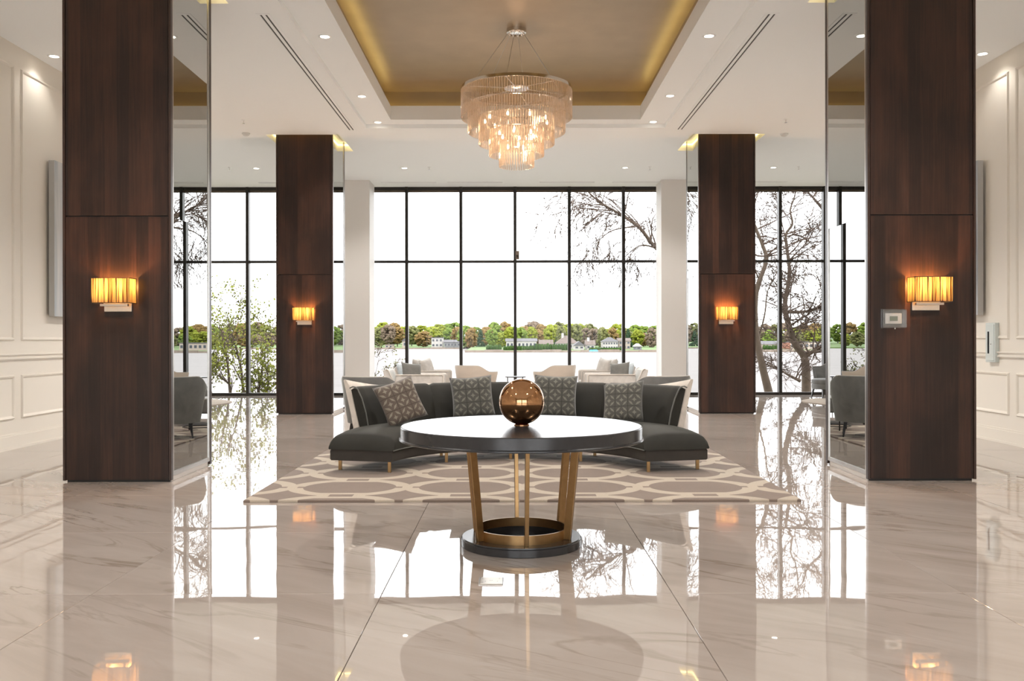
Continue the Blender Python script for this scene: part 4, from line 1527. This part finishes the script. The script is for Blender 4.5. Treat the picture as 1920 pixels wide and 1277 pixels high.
def hedge(label, xp0, xp1, D, top, base=-4.1):
    x0, x1 = px(xp0, D), px(xp1, D)
    rng = random.Random(int(xp0))
    t = thing('cedar_hedge', label, 'hedge', ((x0 + x1) / 2, D, base), 0, 'hedges on the far shore')
    b = MB()
    n = max(4, int((x1 - x0) / 1.3))
    for i in range(n):
        x = -(x1 - x0) / 2 + (x1 - x0) * (i + 0.5) / n
        h = (top - base) * rng.uniform(0.85, 1.05)
        b.lathe([(0.0, 0.0), (0.9, 0.0), (0.95, h * 0.5), (0.55, h * 0.9), (0.0, h)], 7, (x, rng.uniform(-0.2, 0.2)), rng.uniform(0, 1))
    b.build('foliage', M['hedge'], t, 180)
    return t


hedge('tall dark cedar hedge at the water in front of the brown-roofed bungalow', 1003, 1067, DN + 8, -0.6)
hedge('lower green hedge in front of the long white house across the river', 944, 1002, DN + 10, -1.6)
hedge('clipped hedge along the water in front of the white two-storey house', 1105, 1166, DN + 6, -2.6)
hedge('dark shrubs beside the conifer at the left end of the stone wall', 912, 940, DN + 6, -1.2)
hedge('low hedge in front of the tan house on the far right', 1430, 1458, DN + 6, -1.6)
bt = thing('boat', 'small boat under a blue cover moored across the river', 'boat', (px(1113, DN - 5), DN - 5, -5.0))
MB().add([(-2.2, -0.8, 0.5), (2.2, -0.8, 0.5), (2.2, 0.8, 0.5), (-2.2, 0.8, 0.5), (-1.8, -0.5, -0.2), (1.8, -0.5, -0.2), (1.8, 0.5, -0.2), (-1.8, 0.5, -0.2)],
         [(0, 1, 2, 3), (4, 7, 6, 5), (0, 4, 5, 1), (1, 5, 6, 2), (2, 6, 7, 3), (3, 7, 4, 0)]).build('hull', M['house_white'], bt)
MB().add([(-2.2, -0.8, 0.5), (2.2, -0.8, 0.5), (2.2, 0.8, 0.5), (-2.2, 0.8, 0.5), (-1.6, 0, 1.3), (1.6, 0, 1.3)], [(0, 1, 5, 4), (2, 3, 4, 5), (0, 4, 3), (1, 2, 5)]).build('cover', M['blue'], bt)


# ------------------------------------------------------------------ near trees outside the window
def grow(mb, p, d, length, rad, depth, rng, tips, droop=0.0, spread=0.7, seg=4):
    pts, rads = [Vector(p)], [rad]
    d = Vector(d).normalized()
    q = Vector(p)
    for i in range(seg):
        d = (d + Vector((rng.uniform(-1, 1), rng.uniform(-1, 1), rng.uniform(-1, 1) - droop)) * 0.19).normalized()
        q = q + d * (length / seg)
        pts.append(q.copy())
        rads.append(rad * (1 - 0.55 * (i + 1) / seg))
    mb.tube(pts, rads, 5 if rad > 0.012 else 3)
    tips.append((pts[-1], d))
    if depth <= 0:
        return
    n = rng.randint(3, 4)
    for k in range(n):
        i = rng.randint(1, seg)
        dd = (d + Vector((rng.uniform(-1, 1), rng.uniform(-1, 1), rng.uniform(-1, 1) - droop * 0.6)) * spread * 1.05).normalized()
        grow(mb, pts[i], dd, length * rng.uniform(0.5, 0.78), max(0.0085, rads[i] * rng.uniform(0.42, 0.62)), depth - 1, rng, tips, droop, spread, seg)


def P(xp, yp, Y):
    return Vector(((xp - 960) / FPX * Y, Y, CAM_Z - (yp - 636) / FPX * Y))


def bare_tree(label, loc, trunks, twigs, seed, depth=3):
    """trunks: list of (points, r0, r1); twigs: (trunk index, how many, length)"""
    rng = random.Random(seed)
    t = thing('bare_tree', label, 'tree', loc)
    L = Vector(loc)
    for ti, (pts, r0, r1) in enumerate(trunks):
        pts = [Vector(p) - L for p in pts]
        # smooth resample
        fine = []
        for i in range(len(pts) - 1):
            a = pts[max(i - 1, 0)]
            b_, c, d = pts[i], pts[i + 1], pts[min(i + 2, len(pts) - 1)]
            for s in range(4):
                u = s / 4
                fine.append(0.5 * ((2 * b_) + (c - a) * u + (2 * a - 5 * b_ + 4 * c - d) * u * u + (3 * b_ - a - 3 * c + d) * u ** 3))
        fine.append(pts[-1])
        n = len(fine)
        rr = [r0 + (r1 - r0) * (i / (n - 1)) ** 0.55 for i in range(n)]
        MB().tube(fine, rr, 9).build('trunk' if ti == 0 else 'limb', M['bark'], t, 180)
        num, ln, start, drp = twigs[ti]
        br = MB()
        tips = []
        for k in range(num):
            i = rng.randint(int(n * start), n - 1)
            dirn = (fine[min(i + 1, n - 1)] - fine[max(i - 1, 0)]).normalized()
            dd = (dirn * 0.35 + Vector((rng.uniform(-1, 1), rng.uniform(-0.8, 0.8), rng.uniform(-0.5, 0.9))))
            grow(br, fine[i], dd, ln * rng.uniform(0.6, 1.2), min(rr[i] * 0.5, 0.026), depth, rng, tips, drp)
        br.build('branches', M['twig'], t)
    return t


YA, YT = 27.0, 28.5
base = P(1447, 735, YA)
bare_tree('bare tree with a leaning trunk rising beside the right walnut column', (base.x + 0.2, YA, -1.6),
          [([(base.x + 0.2, YA, -1.6), P(1441, 735, YA), P(1430, 690, YA), P(1420, 640, YA), P(1416, 590, YA), P(1420, 540, YA), P(1437, 490, YA), P(1430, 460, YA), P(1414, 420, YA), P(1400, 370, YA), P(1395, 300, YA)], 0.165, 0.03),
           ([P(1416, 600, YA), P(1370, 560, YA - 0.3), P(1300, 520, YA - 0.6), P(1231, 466, YA - 0.8), P(1200, 428, YA - 0.9), P(1160, 400, YA - 1.0), P(1128, 382, YA - 1.0), P(1098, 355, YA - 1.1)], 0.125, 0.02),
           ([P(1162, 402, YA - 1.0), P(1135, 386, YA - 1.1), P(1108, 384, YA - 1.2), P(1072, 378, YA - 1.3), P(1040, 378, YA - 1.3)], 0.03, 0.006),
           ([P(1228, 465, YA - 0.8), P(1205, 460, YA - 0.9), P(1185, 470, YA - 1.0), P(1165, 490, YA - 1.0)], 0.035, 0.008),
           ([P(1190, 425, YA - 0.9), P(1150, 432, YA - 1.0), P(1125, 450, YA - 1.0), P(1105, 478, YA - 1.1)], 0.03, 0.007),
           ([P(1417, 650, YA), P(1424, 630, YA), P(1434, 590, YA), P(1440, 545, YA), P(1460, 505, YA)], 0.05, 0.012)],
          [(30, 1.5, 0.35, 0.0), (24, 1.35, 0.4, 0.25), (9, 0.8, 0.2, 0.2), (9, 0.8, 0.3, 0.5), (9, 0.9, 0.3, 0.5), (10, 0.9, 0.3, 0.1)], 5, 3)
base = P(1513, 735, YT)
bare_tree('bare tree with a crooked trunk seen in the right window bay', (base.x, YT, -1.9),
          [([(base.x, YT, -1.9), P(1512, 735, YT), P(1511, 690, YT), P(1507, 668, YT), P(1492, 648, YT), P(1481, 618, YT), P(1473, 585, YT), P(1473, 560, YT), P(1479, 530, YT), P(1480, 500, YT), P(1475, 460, YT), P(1474, 440, YT), P(1486, 420, YT), P(1482, 395, YT), P(1490, 370, YT), P(1497, 330, YT)], 0.19, 0.015),
           ([P(1509, 668, YT), P(1525, 660, YT - 0.2), P(1540, 650, YT - 0.3), P(1560, 640, YT - 0.4)], 0.08, 0.04),
           ([P(1477, 586, YT), P(1500, 586, YT - 0.2), P(1520, 583, YT - 0.3), P(1545, 575, YT - 0.4), P(1575, 560, YT - 0.4)], 0.06, 0.03),
           ([P(1480, 612, YT), P(1500, 600, YT + 0.2), P(1515, 590, YT + 0.3), P(1540, 570, YT + 0.3)], 0.04, 0.015),
           ([P(1486, 440, YT), P(1505, 445, YT), P(1520, 455, YT + 0.1), P(1550, 452, YT + 0.2)], 0.04, 0.012),
           ([P(1545, 395, YT), P(1528, 375, YT), P(1515, 360, YT), P(1505, 340, YT)], 0.06, 0.02),
           ([P(1500, 715, YT - 0.5), P(1480, 705, YT - 0.6), P(1455, 690, YT - 0.8), P(1435, 684, YT - 1.0)], 0.06, 0.02)],
          [(46, 1.15, 0.25, 0.0), (14, 0.9, 0.2, 0.1), (14, 0.9, 0.2, 0.0), (12, 0.8, 0.3, 0.0), (14, 0.8, 0.2, 0.0), (12, 0.7, 0.2, 0.0), (12, 0.9, 0.1, 0.0)], 9, 3)


def leafy(label, loc, stems, seed, leaf_m, n_leaf, leaf_s, name='leafy_tree'):
    rng = random.Random(seed)
    t = thing(name, label, 'tree' if name == 'leafy_tree' else 'shrub', loc)
    b = MB()
    tips = []
    for (dx, lean, h, r) in stems:
        q = Vector((dx, rng.uniform(-0.3, 0.3), 0))
        pts, rr = [q.copy()], [r]
        d = Vector((lean, rng.uniform(-0.1, 0.1), 1)).normalized()
        n = 8
        for i in range(n):
            d = (d + Vector((rng.uniform(-1, 1), rng.uniform(-1, 1), 0.2)) * 0.12).normalized()
            q = q + d * h / n
            pts.append(q.copy())
            rr.append(r * (1 - 0.85 * (i + 1) / n))
        b.tube(pts, rr, 6)
        for k in range(int(h * 4.5)):
            i = rng.randint(2, n)
            dd = (d * 0.6 + Vector((rng.uniform(-1, 1), rng.uniform(-1, 1), rng.uniform(-0.1, 0.8))))
            grow(b, pts[i], dd, h * 0.26 * rng.uniform(0.5, 1.1), max(0.004, rr[i] * 0.45), 2, rng, tips, 0.0, 0.7, 3)
    b.build('stems', M['bark'], t)
    lf = MB()
    for k in range(n_leaf):
        p, d = rng.choice(tips)
        c = Vector(p) + Vector((rng.gauss(0, 0.07), rng.gauss(0, 0.07), rng.gauss(0, 0.07)))
        a = Vector((rng.uniform(-1, 1), rng.uniform(-1, 1), rng.uniform(-1, 1))).normalized()
        w = a.orthogonal().normalized() * leaf_s * 0.5
        a = a * leaf_s * rng.uniform(0.7, 1.3)
        lf.add([c - a * 0.5, c + w, c + a * 0.5 + Vector((0, 0, -leaf_s * 0.2)), c - w], [(0, 1, 2, 3)])
    tag(lf.build('leaves', M[leaf_m], t), kind='stuff')
    return t


YS_ = 25.5
leafy('young leafy green tree with several stems outside the left window bay', ((452 - 960) / FPX * YS_, YS_, -1.1),
      [(-1.2, -0.15, 2.9, 0.05), (-0.55, -0.22, 2.7, 0.06), (-0.15, -0.12, 3.1, 0.06), (0.1, 0.05, 3.2, 0.065), (0.35, 0.3, 2.6, 0.05), (0.75, 0.35, 2.9, 0.05), (-0.9, -0.1, 2.6, 0.05), (0.55, 0.02, 2.2, 0.04)], 21, 'leaf_green', 6500, 0.068)
leafy('thin twiggy shrub outside the window beside the left white column', (-4.05, 26.0, -1.1),
      [(-0.3, -0.2, 2.1, 0.02), (0.0, 0.02, 1.9, 0.02), (0.25, 0.2, 1.55, 0.018), (0.45, 0.25, 1.45, 0.015)], 33, 'leaf_dark', 500, 0.055, 'twiggy_shrub')
